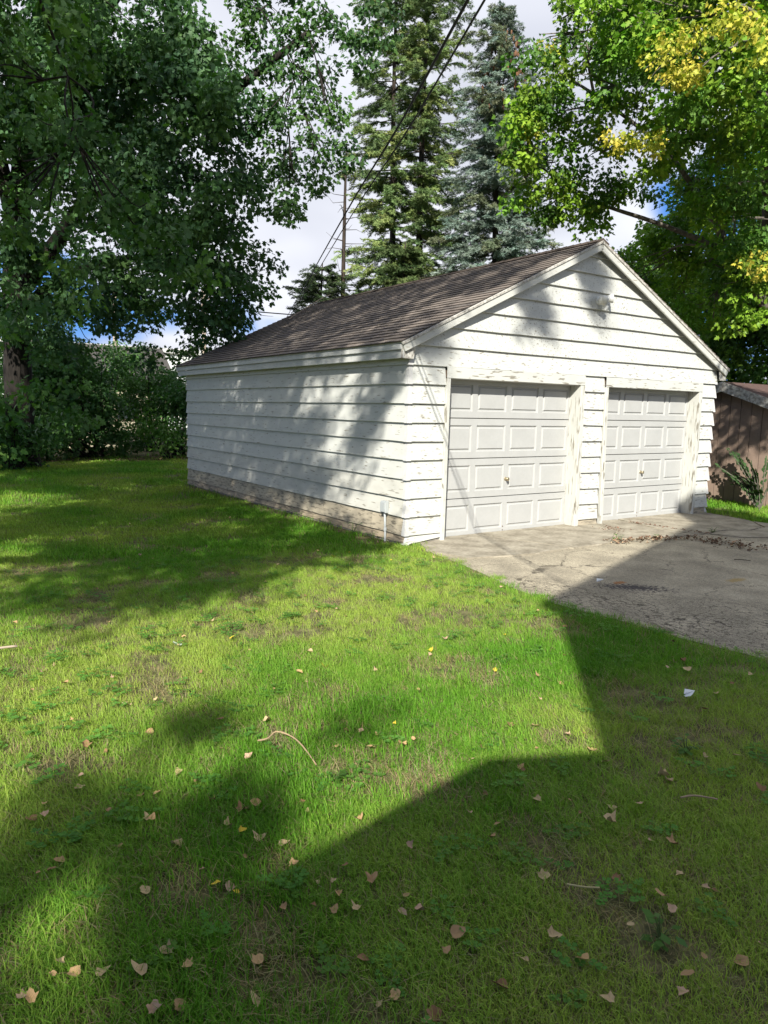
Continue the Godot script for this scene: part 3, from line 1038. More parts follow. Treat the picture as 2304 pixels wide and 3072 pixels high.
# thin branches from the nearest limb point to each lobe
func branches(t: Node3D, lobes: Array, hubs: Array, bk: Material, r := 0.035) -> void:
	var st := begin()
	for l in lobes:
		var c := Vector3(l[0], l[1], l[2])
		var best: Vector3 = hubs[0]
		for h in hubs:
			if c.distance_to(h) < c.distance_to(best):
				best = h
		var mid := best.lerp(c, 0.5) + Vector3(rng.randf_range(-0.3, 0.3), 0.12 * best.distance_to(c), rng.randf_range(-0.3, 0.3))
		var pts := curve([best - t.position, mid - t.position, c - t.position], 4)
		tube(st, pts, taper(pts.size(), r, 0.012), 5)
		for k in 4:
			var e: Vector3 = c + Vector3(rng.randfn(), rng.randfn() * 0.6, rng.randfn()).normalized() * l[3] * 0.9
			var q := curve([pts[5] + Vector3.ZERO, (pts[-1] + e - t.position) * 0.5 + Vector3(0, 0.1, 0), e - t.position], 3)
			tube(st, q, taper(q.size(), 0.014, 0.004), 4)
	put("branches", fin(st), bk, t).set_meta("kind", "stuff")

func crown(t: Node3D, meshes: Array, m: Material, xf: Array, cols: PackedColorArray) -> void:
	var n := meshes.size()
	for k in n:
		var part := []
		var pc := PackedColorArray()
		for i in range(k, xf.size(), n):
			var q: Transform3D = xf[i]
			q.origin -= t.position
			part.append(q)
			pc.append(cols[i])
		if part.size():
			multi("leaves", meshes[k], m, part, pc, t)

func build_maples() -> void:
	rng.seed = 301
	var c1 := [leaf_cluster(21, 26, 0.106, 0.25, 0.6), leaf_cluster(22, 26, 0.102, 0.25, 0.9), leaf_cluster(23, 26, 0.098, 0.27, 0.7)]
	var c3 := [leaf_cluster(24, 16, 0.12, 0.27, 0.6), leaf_cluster(25, 16, 0.115, 0.27, 0.9)]
	# --- the big dark maple behind the garage, on the left
	var lobes := [[-2.07, 8.07, -8.72, 2.0], [-0.66, 8.19, -7.33, 1.9], [-1.23, 6.72, -8.53, 2.0], [-0.24, 6.42, -6.14, 1.7], [-0.72, 5.10, -7.35, 1.8], [0.27, 5.38, -5.94, 1.3], [0.15, 3.96, -7.59, 1.4], [0.81, 4.19, -6.80, 0.95], [-1.03, 3.81, -9.0, 1.4], [-1.9, 3.32, -10.72, 1.5], [-2.26, 7.58, -10.78, 2.2], [1.19, 3.42, -7.72, 0.8], [0.65, 3.19, -9.01, 0.8], [-2.65, 4.63, -10.84, 1.4], [0.10, 3.24, -10.24, 0.9],
		[-1.5, 11.0, -8.5, 2.4], [-3.6, 10.2, -10.5, 2.6], [1.0, 10.4, -6.0, 1.8], [-4.6, 6.8, -11.5, 2.2], [-2.2, 13.2, -9.8, 2.2]]
	var strands := [[0.73, 8.50, -5.74, 0.42], [1.00, 8.31, -5.47, 0.42], [1.23, 8.09, -5.22, 0.42], [1.34, 7.72, -5.01, 0.42], [1.44, 7.35, -4.82, 0.42], [1.47, 6.95, -4.66, 0.42], [1.49, 6.55, -4.50, 0.42], [1.54, 6.16, -4.33, 0.36], [1.58, 5.78, -4.16, 0.3], [1.43, 8.27, -4.83, 0.38], [1.70, 8.08, -4.53, 0.38], [1.86, 7.77, -4.28, 0.38], [1.92, 7.36, -4.10, 0.3], [1.15, 7.52, -4.97, 0.38], [1.15, 7.09, -4.86, 0.38], [1.17, 6.67, -4.74, 0.38], [1.26, 6.27, -4.58, 0.38], [1.25, 5.85, -4.47, 0.34], [1.21, 5.42, -4.38, 0.26], [0.73, 7.83, -5.74, 0.50], [0.85, 7.42, -5.50, 0.50], [0.90, 6.99, -5.29, 0.50], [0.87, 6.52, -5.11, 0.50], [0.73, 6.75, -5.74, 0.50], [0.87, 6.36, -5.53, 0.50], [0.98, 5.94, -5.34, 0.50], [1.04, 5.50, -5.17, 0.45], [1.04, 5.04, -5.03, 0.35], [1.91, 8.14, -3.96, 0.30], [2.04, 7.86, -3.87, 0.25], [0.44, 8.47, -5.87, 0.40], [0.51, 8.18, -5.83, 0.35]]
	var trunk := [Vector3(-2.35, LAWN_Y - 0.1, -13.2), Vector3(-2.42, 2.0, -12.7), Vector3(-2.5, 4.2, -11.9), Vector3(-2.25, 7.0, -11.6), Vector3(-1.9, 9.5, -11.0), Vector3(-1.9, 12.5, -10.6)]
	var limbs := [
		[[Vector3(-2.5, 4.0, -11.8), Vector3(-1.9, 4.9, -11.2), Vector3(-1.2, 6.0, -9.8), Vector3(-0.3, 6.5, -8.4), Vector3(0.5, 7.3, -6.6), Vector3(1.3, 8.0, -5.0)], 0.22, 0.05],
		[[Vector3(-2.4, 5.4, -11.7), Vector3(-2.9, 7.4, -11.4), Vector3(-3.4, 10.0, -10.9)], 0.22, 0.06],
		[[Vector3(-2.2, 7.2, -11.5), Vector3(-1.4, 8.6, -10.2), Vector3(-0.6, 9.9, -8.4), Vector3(0.6, 10.2, -6.6)], 0.2, 0.05],
		[[Vector3(-2.5, 3.6, -11.8), Vector3(-1.6, 4.4, -10.6), Vector3(-0.7, 4.6, -8.8), Vector3(0.2, 4.4, -7.2)], 0.14, 0.04]]
	var t := tree("maple_tree", "large dark green maple with thick forked trunk standing behind the garage's left corner", trunk[0], trunk, 0.37, 0.12, limbs, M.bark)
	var hubs := []
	for l in limbs:
		hubs.append_array(curve(l[0], 3).slice(3))
	branches(t, lobes, hubs, M.bark)
	branches(t, [strands[0], strands[3], strands[6], strands[9], strands[14], strands[17], strands[22], strands[26]], hubs, M.bark, 0.010)
	var xf := []
	var cols := PackedColorArray()
	for l in lobes:
		l[3] *= 0.80
	var dark := [Color(0.08, 0.16, 0.062), Color(0.10, 0.195, 0.064), Color(0.065, 0.135, 0.060)]
	cols = fill(lobes, 2.4, 7, 0.46, dark, xf, cols)
	for l in strands:
		l[3] *= 0.5
	cols = fill(strands, 1.0, 2, 0.18, [Color(0.06, 0.13, 0.042), Color(0.05, 0.105, 0.042), Color(0.09, 0.18, 0.045)], xf, cols, 0.8)
	crown(t, c1, M.leaf, xf, cols)

	# --- the maple left of the viewer: its low branches hang into the picture, its crown shades lawn, wall and roof
	rng.seed = 302
	trunk = [Vector3(-11.5, LAWN_Y - 0.1, 5.0), Vector3(-11.4, 2.5, 5.0), Vector3(-11.0, 5.5, 4.8), Vector3(-10.2, 9.0, 4.6), Vector3(-9.6, 13.0, 4.5)]
	limbs = [
		[[Vector3(-11.0, 5.5, 4.8), Vector3(-8.5, 7.4, 2.0), Vector3(-6.0, 7.9, -0.6), Vector3(-4.0, 6.8, -2.0), Vector3(-3.2, 5.2, -2.2)], 0.11, 0.008],
		[[Vector3(-10.6, 7.4, 4.7), Vector3(-8.4, 8.6, 5.4), Vector3(-6.4, 9.4, 5.2), Vector3(-4.4, 9.4, 5.0)], 0.18, 0.04],
		[[Vector3(-10.4, 8.0, 4.7), Vector3(-9.0, 9.4, 2.0), Vector3(-7.4, 10.0, 0.2), Vector3(-5.6, 9.8, -2.6)], 0.18, 0.04],
		[[Vector3(-10.9, 6.0, 4.8), Vector3(-11.6, 7.6, 1.4), Vector3(-11.4, 8.6, -2.6), Vector3(-9.6, 8.4, -5.6)], 0.16, 0.04],
		[[Vector3(-11.0, 5.6, 4.8), Vector3(-9.4, 6.4, 6.8), Vector3(-8.4, 6.8, 8.4)], 0.12, 0.04],
		[[Vector3(-10.2, 9.2, 4.6), Vector3(-9.0, 11.0, 7.0), Vector3(-7.6, 12.2, 9.4)], 0.12, 0.04],
		[[Vector3(-10.0, 10.0, 4.6), Vector3(-8.6, 12.0, 2.6), Vector3(-7.0, 13.4, 0.6)], 0.14, 0.04]]
	t = tree("maple_tree", "tall maple left of the lawn whose low leafy sprays hang into the top left", trunk[0], trunk, 0.42, 0.10, limbs, M.bark)
	hubs = []
	for l in limbs:
		hubs.append_array(curve(l[0], 3).slice(3))
	var near := [[-3.58, 5.09, -2.38, 0.8], [-3.25, 4.29, -1.81, 0.6], [-3.64, 3.87, -2.39, 0.7], [-2.90, 3.56, -1.53, 0.45], [-1.99, 3.28, -1.45, 0.28], [-3.63, 2.42, -2.90, 0.55], [-3.28, 6.02, -2.84, 0.8], [-3.34, 2.97, -1.83, 0.4], [-2.59, 3.36, -1.23, 0.3], [-3.11, 2.04, -3.82, 0.55], [-2.63, 1.54, -4.75, 0.4], [-3.9, 1.2, -4.6, 0.5]]
	branches(t, near.slice(0, 4), [Vector3(-4.0, 6.8, -2.0), Vector3(-3.2, 5.2, -2.2)], M.bark, 0.011)
	xf = []
	cols = PackedColorArray()
	cols = fill(near, 5.0, 4, 0.3, [Color(0.085, 0.175, 0.045), Color(0.12, 0.23, 0.052), Color(0.065, 0.14, 0.042)], xf, cols, 0.7)
	crown(t, c3, M.leaf, xf, cols)
	xf = []
	cols = PackedColorArray()
	# unseen crown masses above the viewer, added to darken the maple behind the garage
	var masses := [[-9.5, 13.0, 3.0, 1.9], [-7.9, 13.4, 0.5, 1.7], [-11.5, 11.0, 1.5, 2.2], [-12.0, 9.0, 6.0, 2.0], [-9.5, 12.0, -1.5, 1.9], [-10.8, 10.6, -5.0, 1.8]]
	branches(t, masses, hubs, M.bark)
	cols = fill(masses, 1.0, 6, 0.6, [Color(0.05, 0.11, 0.03)], xf, cols)
	# unseen leaf clumps placed up the sun rays to shade ground, wall, roof, gable
	var shade_ground := [
		pv([-3.95, -3.71, -3.02, -4.75, -2.04, -7.06, -3.49, -7.69, -2.72, -14.47, 2.6, -13.05, 2.6, -9.0, -0.21, -7.9, -0.1, -0.07, -1.14, 0.24, -1.85, 0.53, -2.66, 1.06, -3.37, 1.36, -4.01, 1.07, -4.44, 0.58, -4.41, 0.35, -3.42, -1.27, -3.93, -1.54]),
		pv([-3.98, 3.53, -3.66, 3.22, -3.80, 3.68, -4.15, 3.78]), pv([-3.30, 3.86, -3.00, 3.66, -2.93, 3.94, -3.21, 4.15]),
		pv([-4.65, 3.90, -4.41, 3.6, -4.10, 3.64, -4.38, 3.98, -4.74, 4.1]),
		pv([-5.0, 4.13, -4.66, 4.05, -4.35, 4.16, -3.87, 4.26, -3.93, 4.46, -4.34, 4.5, -4.59, 4.50, -5.0, 4.6]),
		pv([-5.1, 4.65, -4.54, 4.6, -4.28, 4.62, -4.22, 4.88, -4.55, 4.95, -4.95, 5.12, -5.3, 5.3]),
		pv([-4.85, 5.5, -4.55, 5.02, -4.27, 4.96, -4.0, 5.06, -4.31, 5.33, -4.43, 5.6]),
		pv([-3.97, 4.36, -3.74, 4.36, -3.94, 4.66, -4.2, 4.68, -4.25, 4.50]),
		pv([-5.4, 4.5, -4.5, 4.5, -4.0, 4.8, -3.9, 5.3, -4.3, 6.0, -5.4, 6.0, -5.4, 5.2])]
	var fleck := noise(1.5, 43, 2)
	var shade_wall := [
		pv([-7.87, 2.4, -5.19, 2.25, -4.06, 2.24, -2.69, 2.2, -2.63, 1.68, -3.25, 1.62, -1.95, 1.45, -1.78, 1.22, -1.9, 0.73, -1.8, 0.1, -7.67, 0.0]),
		pv([-1.30, 1.97, -0.31, 2.2, -0.3, 1.69, -0.78, 1.25, -1.0, 0.68, -1.25, 0.77, -1.2, 1.23])]
	var targets := []
	for pl in shade_ground:
		var lo := Vector2(1e9, 1e9)
		var hi := -lo
		for v in pl:
			lo = lo.min(v)
			hi = hi.max(v)
		var stp: float = 0.42 if pl.size() > 12 else 0.17
		var x := lo.x
		while x < hi.x:
			var z := lo.y
			while z < hi.y:
				var q := Vector2(x, z) + Vector2(rng.randf_range(-0.5, 0.5), rng.randf_range(-0.5, 0.5)) * stp * 0.8
				if in_poly(q, pl) and rng.randf() < (0.94 if stp > 0.3 else 0.9) and (pl.size() != 7 or fleck.get_noise_2d(q.x, q.y) > -0.06):
					targets.append([Vector3(q.x, 0, q.y), stp])
				z += stp
			x += stp
	for pl in shade_wall:
		var z := -7.9
		while z < -0.2:
			var y := 0.05
			while y < 2.4:
				var q := Vector2(z, y) + Vector2(rng.randf_range(-0.5, 0.5), rng.randf_range(-0.5, 0.5)) * 0.25
				if in_poly(q, pl) and rng.randf() < 0.93:
					targets.append([Vector3(0, q.y, q.x), 0.31])
				y += 0.25
			z += 0.25
	var xr := -0.1
	while xr < 3.1:
		var z := -7.9
		while z < -0.3:
			if rng.randf() < (0.86 if z < -2.6 else 0.45) and z + 0.25 * xr < 0.0:
				targets.append([Vector3(xr + rng.randf_range(-0.2, 0.2), gable_y(xr), z + rng.randf_range(-0.2, 0.2)), 0.42])
			z += 0.42
		xr += 0.36
	for q in [[2.95, 3.72], [3.1, 3.6], [3.15, 3.4], [3.2, 3.22], [2.0, 3.2], [2.02, 3.0], [2.1, 2.85], [0.35, 2.45], [0.2, 2.5]]:
		for k in 3:
			targets.append([Vector3(q[0] + rng.randf_range(-0.07, 0.07) - 0.92 * 2.0, q[1] + 0.88 * 2.0, 2.0), 0.26])
	var bough := noise(0.16, 41, 2)
	for tg in targets:
		var p: Vector3 = tg[0]
		var k: float = 8.3 + 2.2 * bough.get_noise_2d(p.x * 2.0, p.z * 2.0) + rng.randf_range(-0.5, 0.5)
		var c := p + SUN * k
		var many: int = 4 if tg[1] > 0.2 and tg[1] < 0.3 else 6
		for i in many:
			var q: Vector3 = c + Vector3(rng.randfn(), rng.randfn(), rng.randfn()) * tg[1] * 0.38
			xf.append(Transform3D(Basis(Vector3.UP, rng.randf() * TAU).scaled(Vector3.ONE * (0.95 if tg[1] > 0.35 else (0.62 if tg[1] > 0.25 else 0.47))), q))
			cols.append(jitter(Color(0.05, 0.11, 0.028), 0.2))
	crown(t, c1, M.leaf, xf, cols)

	# --- the turning maple on the right
	rng.seed = 303
	lobes = [[5.04, 8.41, -2.66, 0.45], [4.92, 7.97, -2.79, 0.35], [5.08, 7.43, -2.62, 0.45], [4.73, 7.11, -2.98, 0.30], [4.91, 6.67, -2.80, 0.40], [4.51, 6.58, -3.19, 0.28], [4.70, 6.22, -3.01, 0.35], [5.29, 6.79, -2.39, 0.55], [4.78, 6.82, -1.47, 0.60], [4.70, 7.52, -1.55, 0.60], [4.49, 7.66, -1.04, 0.70], [5.41, 6.20, -3.00, 0.50], [5.13, 5.85, -3.29, 0.40], [5.68, 5.52, -3.44, 0.40], [5.71, 5.77, -2.68, 0.50], [5.58, 6.15, -2.07, 0.55], [6.21, 5.40, -2.86, 0.30], [6.19, 5.73, -2.12, 0.35], [5.15, 6.49, -1.01, 0.60], [5.75, 5.99, -1.05, 0.50], [4.43, 7.17, -0.30, 0.80], [4.80, 6.21, 0.21, 0.70], [4.30, 6.52, 0.36, 0.70], [4.63, 6.43, 0.85, 0.80], [3.93, 6.27, 1.63, 0.60], [5.88, 5.87, 0.02, 0.80], [5.70, 5.96, 0.69, 0.80], [7.33, 5.56, -0.49, 1.00], [7.30, 5.78, -1.46, 0.35], [7.97, 5.11, -0.38, 0.80], [8.70, 4.88, -2.94, 0.80], [8.63, 5.12, -2.16, 0.60], [8.51, 4.46, -1.43, 0.90], [8.42, 4.00, -0.61, 1.00], [9.66, 4.16, -3.31, 0.80], [9.31, 3.61, -2.04, 0.80], [9.43, 5.21, -4.47, 0.35], [9.63, 4.78, -4.20, 0.50],
		[6.6, 8.6, -1.0, 1.8], [8.6, 7.6, 0.6, 2.0], [5.2, 8.4, 1.2, 1.4], [7.4, 9.6, -2.8, 1.8], [9.8, 6.2, -2.6, 1.6]]
	trunk = [Vector3(10.6, LAWN_Y - 0.1, -0.6), Vector3(10.4, 1.5, -0.7), Vector3(9.9, 3.2, -0.9), Vector3(9.0, 5.2, -0.8), Vector3(8.2, 7.6, -0.6), Vector3(7.6, 9.6, -0.8)]
	limbs = [
		[[Vector3(9.8, 3.4, -0.9), Vector3(8.4, 4.7, -1.2), Vector3(7.5, 5.5, -1.3), Vector3(6.4, 6.3, -1.5), Vector3(5.2, 7.0, -2.0)], 0.10, 0.02],
		[[Vector3(8.4, 4.7, -1.2), Vector3(7.2, 5.2, -2.0), Vector3(5.9, 5.7, -2.9), Vector3(4.9, 6.3, -3.2)], 0.055, 0.012],
		[[Vector3(9.0, 5.2, -0.8), Vector3(7.2, 6.4, -0.1), Vector3(5.6, 6.7, 0.7), Vector3(3.9, 6.6, 1.4)], 0.12, 0.025],
		[[Vector3(8.2, 7.4, -0.6), Vector3(6.8, 8.3, -1.0), Vector3(5.4, 8.2, -1.9)], 0.10, 0.03]]
	t = tree("maple_tree", "tall maple right of the garage, green turning yellow in the sun", trunk[0], trunk, 0.30, 0.09, limbs, M.bark_pale)
	hubs = []
	for l in limbs:
		hubs.append_array(curve(l[0], 3).slice(3))
	branches(t, lobes, hubs, M.bark_pale, 0.028)
	xf = []
	cols = PackedColorArray()
	cols = fill(lobes, 3.4, 6, 0.30, [Color(0.17, 0.33, 0.035), Color(0.25, 0.40, 0.04), Color(0.10, 0.21, 0.035), Color(0.10, 0.20, 0.036), Color(0.17, 0.27, 0.03)], xf, cols, 0.85)
	var yellow := [[3.68, 6.58, 0.36, 0.22], [3.66, 6.32, 0.67, 0.25], [3.54, 6.34, 1.01, 0.22], [3.64, 6.07, 0.64, 0.20], [3.58, 5.91, 0.90, 0.16], [4.65, 5.84, -0.84, 0.18], [4.63, 5.85, -0.54, 0.22], [4.64, 5.68, -0.36, 0.14], [3.09, 5.82, 2.17, 0.22], [3.11, 5.58, 2.19, 0.18], [7.05, 4.11, 0.03, 0.30], [3.29, 6.22, 1.54, 0.25], [3.37, 6.30, 1.66, 0.20], [4.9, 7.9, -2.7, 0.2], [4.6, 6.6, -2.9, 0.2]]
	cols = fill(yellow, 1.0, 2, 0.16, [Color(0.66, 0.56, 0.09), Color(0.55, 0.50, 0.07), Color(0.40, 0.43, 0.05)], xf, cols, 0.62)
	# a long bough over the drive, out of the picture on the right, that shades the shed
	var st := begin()
	var bl := curve([Vector3(5.6, 6.7, 0.7), Vector3(4.6, 6.4, 2.6), Vector3(3.4, 6.0, 4.6), Vector3(2.4, 6.3, 6.0)], 4)
	var rel := []
	for q in bl:
		rel.append(q - t.position)
	tube(st, rel, taper(rel.size(), 0.06, 0.015), 6)
	put("limb", fin(st), M.bark_pale, t)
	for i in 120:
		var q := Vector3(8.0, rng.randf_range(0.75, 2.3), rng.randf_range(-1.7, 0.9))
		if q.y < 1.25 and q.z > -0.55 + rng.randf_range(-0.15, 0.15):
			continue
		q += SUN * rng.randf_range(4.6, 6.2)
		xf.append(Transform3D(Basis(Vector3.UP, rng.randf() * TAU).scaled(Vector3.ONE * 0.9), q))
		cols.append(jitter(Color(0.085, 0.17, 0.024), 0.2))
	crown(t, c1, M.leaf, xf, cols)

func build_background_trees() -> void:
	var c2 := [leaf_cluster(31, 24, 0.105, 0.34, 0.6), leaf_cluster(32, 24, 0.10, 0.34, 0.9)]
	var bg := [
		["leafy_tree", "dense dark green tree behind the right side of the garage", Vector3(13.6, LAWN_Y, -5.2), [[12.96, 4.36, -5.58, 1.6], [13.58, 3.35, -4.64, 1.6], [14.20, 2.65, -5.53, 1.4], [13.52, 5.54, -6.52, 1.5], [14.03, 5.18, -7.50, 1.4], [13.2, 1.4, -5.2, 1.2]]],
		["leafy_tree", "dark green tree rising behind the brown shed", Vector3(14.0, LAWN_Y, -2.6), [[13.24, 3.94, -3.24, 1.8], [13.14, 2.79, -3.43, 1.2], [13.49, 5.04, -2.78, 2.0], [14.6, 6.6, -2.0, 2.0], [14.5, 3.2, -1.2, 1.8]]]]
	var sd := 400
	for b in bg:
		rng.seed = sd
		sd += 1
		var at: Vector3 = b[2]
		var t := tree(b[0], b[1], at, [at, at + Vector3(0.1, 2.0, 0), at + Vector3(0, 5.0, -0.4)], 0.2, 0.06, [], M.bark, "leafy trees behind the garage")
		branches(t, b[3], [at + Vector3(0.05, 2.5, -0.1), at + Vector3(0, 4.5, -0.3)], M.bark)
		var xf := []
		var cols := PackedColorArray()
		cols = fill(b[3], 1.9, 6, 0.6, [Color(0.07, 0.15, 0.036), Color(0.09, 0.185, 0.04), Color(0.15, 0.26, 0.04)], xf, cols)
		crown(t, c2, M.leaf, xf, cols)
	# shrubs along the rear boundary on the left
	var sh := [
		["broad dark shrub hiding the big maple's foot", [[-2.75, 0.9, -12.2, 0.8], [-3.5, 1.4, -12.4, 1.0], [-2.2, 0.6, -12.4, 0.6]]],
		["dark thicket between the maple and the outbuilding", [[0.1, 1.5, -16.0, 1.0], [-0.6, 2.3, -15.8, 0.9], [0.5, 2.5, -17.6, 0.9], [-1.2, 1.0, -15.4, 0.8]]],
		["rounded dark shrub at the far left edge of the lawn", [[-1.96, 1.44, -16.32, 1.47], [-2.50, 0.55, -15.25, 0.84]]],
		["tall leafy shrub beneath the big maple", [[-1.66, 3.03, -16.27, 1.26], [-0.42, 1.89, -17.19, 1.26], [-0.84, 0.71, -16.74, 0.84]]],
		["low spreading shrub at the lawn's rear edge", [[-0.17, 0.66, -16.00, 0.84], [-1.25, 0.55, -15.07, 0.63]]],
		["small shrub in front of the beige outbuilding", [[0.99, 0.59, -16.88, 0.73]]],
		["bright green sapling beside the garage's rear corner", [[1.84, 0.56, -14.90, 0.40], [1.62, 0.70, -15.55, 0.5]]],
		["dense shrub beside the garage's rear corner", [[2.71, 1.24, -16.37, 0.95], [3.19, 1.94, -16.97, 0.84], [2.2, 0.6, -16.4, 0.6]]],
		["tall bushy shrub left of the white building", [[2.48, 2.52, -18.79, 0.95], [2.04, 3.14, -20.08, 0.8], [2.18, 1.27, -19.21, 0.95]]],
		["leafy shrub partly hiding the white building", [[3.72, 2.5, -19.58, 0.7], [3.86, 1.49, -19.43, 0.95]]]]
	for s in sh:
		rng.seed = sd
		sd += 1
		var f: Array = s[1][0]
		var t := thing("shrub", s[0], "shrub", Vector3(f[0], LAWN_Y, f[2]), "shrubs along the rear boundary")
		var st := begin()
		for l in s[1]:
			for k in 4:
				var e := Vector3(l[0] + rng.randfn() * l[3] * 0.4, l[1] + rng.randf() * l[3] * 0.6, l[2] + rng.randfn() * l[3] * 0.4) - t.position
				tube(st, [Vector3(rng.randf_range(-0.2, 0.2), -0.05, rng.randf_range(-0.2, 0.2)), e * Vector3(0.6, 0.5, 0.6), e], [0.03, 0.02, 0.008], 5)
		put("stems", fin(st), M.bark, t)
		var xf := []
		var cols := PackedColorArray()
		var hue := [Color(0.065, 0.145, 0.042), Color(0.085, 0.18, 0.045)]
		if s[0].begins_with("bright"):
			hue = [Color(0.11, 0.22, 0.04)]
		cols = fill(s[1], 5.0, 5, 0.42, hue, xf, cols, 0.85)
		crown(t, c2, M.leaf, xf, cols)

# a spruce: whorls of drooping branches, each set with needle sprays
func spruce(called: String, label: String, at: Vector3, top: Vector3, r0: float, first: float, whorls: int, len_low: float, len_top: float, gap: float, cols_in: Array, lean_top := 0.15, sparse := 0.0, group := "") -> void:
	var t := thing(called, label, "tree", at, group)
	var sprays := [needle_spray(51, 12, 0.55), needle_spray(52, 12, 0.55)]
	var H := top - at
	var st := begin()
	var pts := curve([Vector3.ZERO, H * 0.33 + Vector3(0.06, 0, 0.03), H * 0.66 + Vector3(-0.05, 0, 0), H], 6)
	tube(st, pts, taper(pts.size(), r0, 0.02), 9, 0.05)
	put("trunk", fin(st), M.spruce_bark, t)
	st = begin()
	var xf := []
	var cols := PackedColorArray()
	for w in whorls:
		var f := first + (1.0 - first) * (w + rng.randf() * 0.7) / whorls
		var g := (f - first) / (1.0 - first)
		var base := H * f
		var n := 5 + rng.randi() % 3
		var L: float = lerpf(len_low, len_top, pow(g, 1.15)) * (1.0 if g < 0.93 else maxf(0.25, (1.0 - g) / 0.07))
		for b in n:
			if rng.randf() < gap * (1.0 - g * 0.7):
				continue
			var a := TAU * (b + rng.randf() * 0.8) / n + w * 0.9
			var l := L * rng.randf_range(0.6, 1.12)
			var out := Vector3(cos(a), 0, sin(a))
			var droop := lerpf(0.32, -0.25, g) + rng.randf_range(-0.1, 0.1)
			var p0 := base
			var p1 := base + out * l * 0.5 + Vector3.DOWN * l * droop * 0.55
			var p2 := base + out * l + Vector3.DOWN * l * droop * 0.75
			var c := curve([p0, p1, p2], 4)
			tube(st, c, taper(c.size(), 0.012 + 0.012 * l, 0.005), 4)
			var bare: float = 0.30 * (1.0 - g) + sparse
			var col: Color = cols_in[rng.randi() % cols_in.size()]
			var m := int(4 + l * 8.0)
			for k in m:
				var u := lerpf(bare, 1.0, (k + rng.randf()) / m)
				var i := mini(int(u * (c.size() - 1)), c.size() - 2)
				var q: Vector3 = c[i].lerp(c[i + 1], u * (c.size() - 1) - i)
				var side := Vector3(-out.z, 0, out.x) * rng.randf_range(-0.9, 0.9)
				var dir := (out * rng.randf_range(0.4, 1.0) + side + Vector3.UP * rng.randf_range(-0.55, 0.2)).normalized()
				xf.append(Transform3D(basis_for(dir, rng.randf_range(-0.5, 0.5)).scaled(Vector3.ONE * rng.randf_range(0.6, 1.15) * lerpf(1.0, 0.65, g)), q + at))
				cols.append(jitter(col, 0.22))
	put("branches", fin(st), M.spruce_bark, t).set_meta("kind", "stuff")
	crown(t, sprays, M.needle, xf, cols)

func build_conifers() -> void:
	var green := [Color(0.18, 0.26, 0.095), Color(0.23, 0.31, 0.105), Color(0.27, 0.33, 0.115), Color(0.15, 0.22, 0.09)]
	rng.seed = 501
	spruce("spruce_tree", "tall slim green spruce, its bare dark trunk nearest the overhead cables", Vector3(9.65, LAWN_Y, -14.5), Vector3(9.62, 17.5, -14.4), 0.17, 0.10, 40, 2.0, 1.3, 0.40, green, 0.1, 0.12, "green spruces behind the garage")
	rng.seed = 502
	spruce("spruce_tree", "tall green spruce with brownish trunk between the slim spruce and the blue one", Vector3(10.25, LAWN_Y, -14.0), Vector3(10.55, 17.6, -13.8), 0.19, 0.08, 42, 2.0, 1.25, 0.36, green, 0.1, 0.05, "green spruces behind the garage")
	rng.seed = 503
	var blue := [Color(0.26, 0.33, 0.28), Color(0.30, 0.37, 0.32), Color(0.20, 0.26, 0.21), Color(0.19, 0.22, 0.13)]
	spruce("blue_spruce", "silvery blue spruce with a pointed top hung with brown cones", Vector3(11.1, LAWN_Y, -10.7), Vector3(10.99, 13.7, -10.8), 0.18, 0.06, 50, 2.5, 0.7, 0.16, blue)
	# cones near the top of the blue spruce
	var cs := begin()
	tube(cs, [Vector3(0, 0, 0), Vector3(0, -0.03, 0), Vector3(0, -0.09, 0), Vector3(0, -0.13, 0)], [0.012, 0.026, 0.024, 0.008], 7)
	var cone := fin(cs)
	var xf := []
	var cols := PackedColorArray()
	for i in 160:
		var a := rng.randf() * TAU
		var h := rng.randf_range(10.6, 13.0)
		var r := (13.9 - h) * 0.24 + 0.1
		xf.append(Transform3D(Basis().scaled(Vector3.ONE * rng.randf_range(0.9, 1.4)), Vector3(cos(a) * r, h, sin(a) * r)))
		cols.append(jitter(Color(0.15, 0.075, 0.042), 0.25))
	multi("cones", cone, M.vcol, xf, cols, get_node("blue_spruce"))
	rng.seed = 504
	spruce("young_spruce", "low dark spruce with drooping boughs over the garage's rear roof edge", Vector3(7.4, LAWN_Y, -15.4), Vector3(7.45, 6.5, -15.4), 0.12, 0.2, 19, 2.7, 0.6, 0.16, [Color(0.075, 0.11, 0.05), Color(0.06, 0.09, 0.04)])
	rng.seed = 505
	spruce("young_spruce", "bushy dark spruce filling the gap below the tall spruces", Vector3(8.9, LAWN_Y, -12.6), Vector3(8.9, 6.9, -12.6), 0.12, 0.15, 20, 2.2, 0.5, 0.1, [Color(0.09, 0.14, 0.05), Color(0.12, 0.17, 0.06)])
	# the nearly bare trunk
	rng.seed = 506
	var at := Vector3(8.24, LAWN_Y, -15.4)
	var t := thing("dead_spruce", "thin nearly bare dead trunk with short stubs left of the tall spruces", "tree", at)
	var st := begin()
	var pts := curve([Vector3.ZERO, Vector3(0.02, 4, 0), Vector3(0.06, 8, 0), Vector3(0.1, 10.4, 0)], 4)
	tube(st, pts, taper(pts.size(), 0.12, 0.025), 8, 0.05)
	put("trunk", fin(st), M.spruce_bark, t)
	st = begin()
	for i in 46:
		var h := rng.randf_range(4.2, 10.2)
		var a := rng.randf() * TAU
		var l := rng.randf_range(0.25, 1.0)
		var b := Vector3(0.03, h, 0)
		tube(st, [b, b + Vector3(cos(a), rng.randf_range(-0.1, 0.3), sin(a)) * l * 0.6, b + Vector3(cos(a), rng.randf_range(-0.3, 0.5), sin(a)) * l], [0.014, 0.009, 0.003], 4)
	put("stubs", fin(st), M.spruce_bark, t)

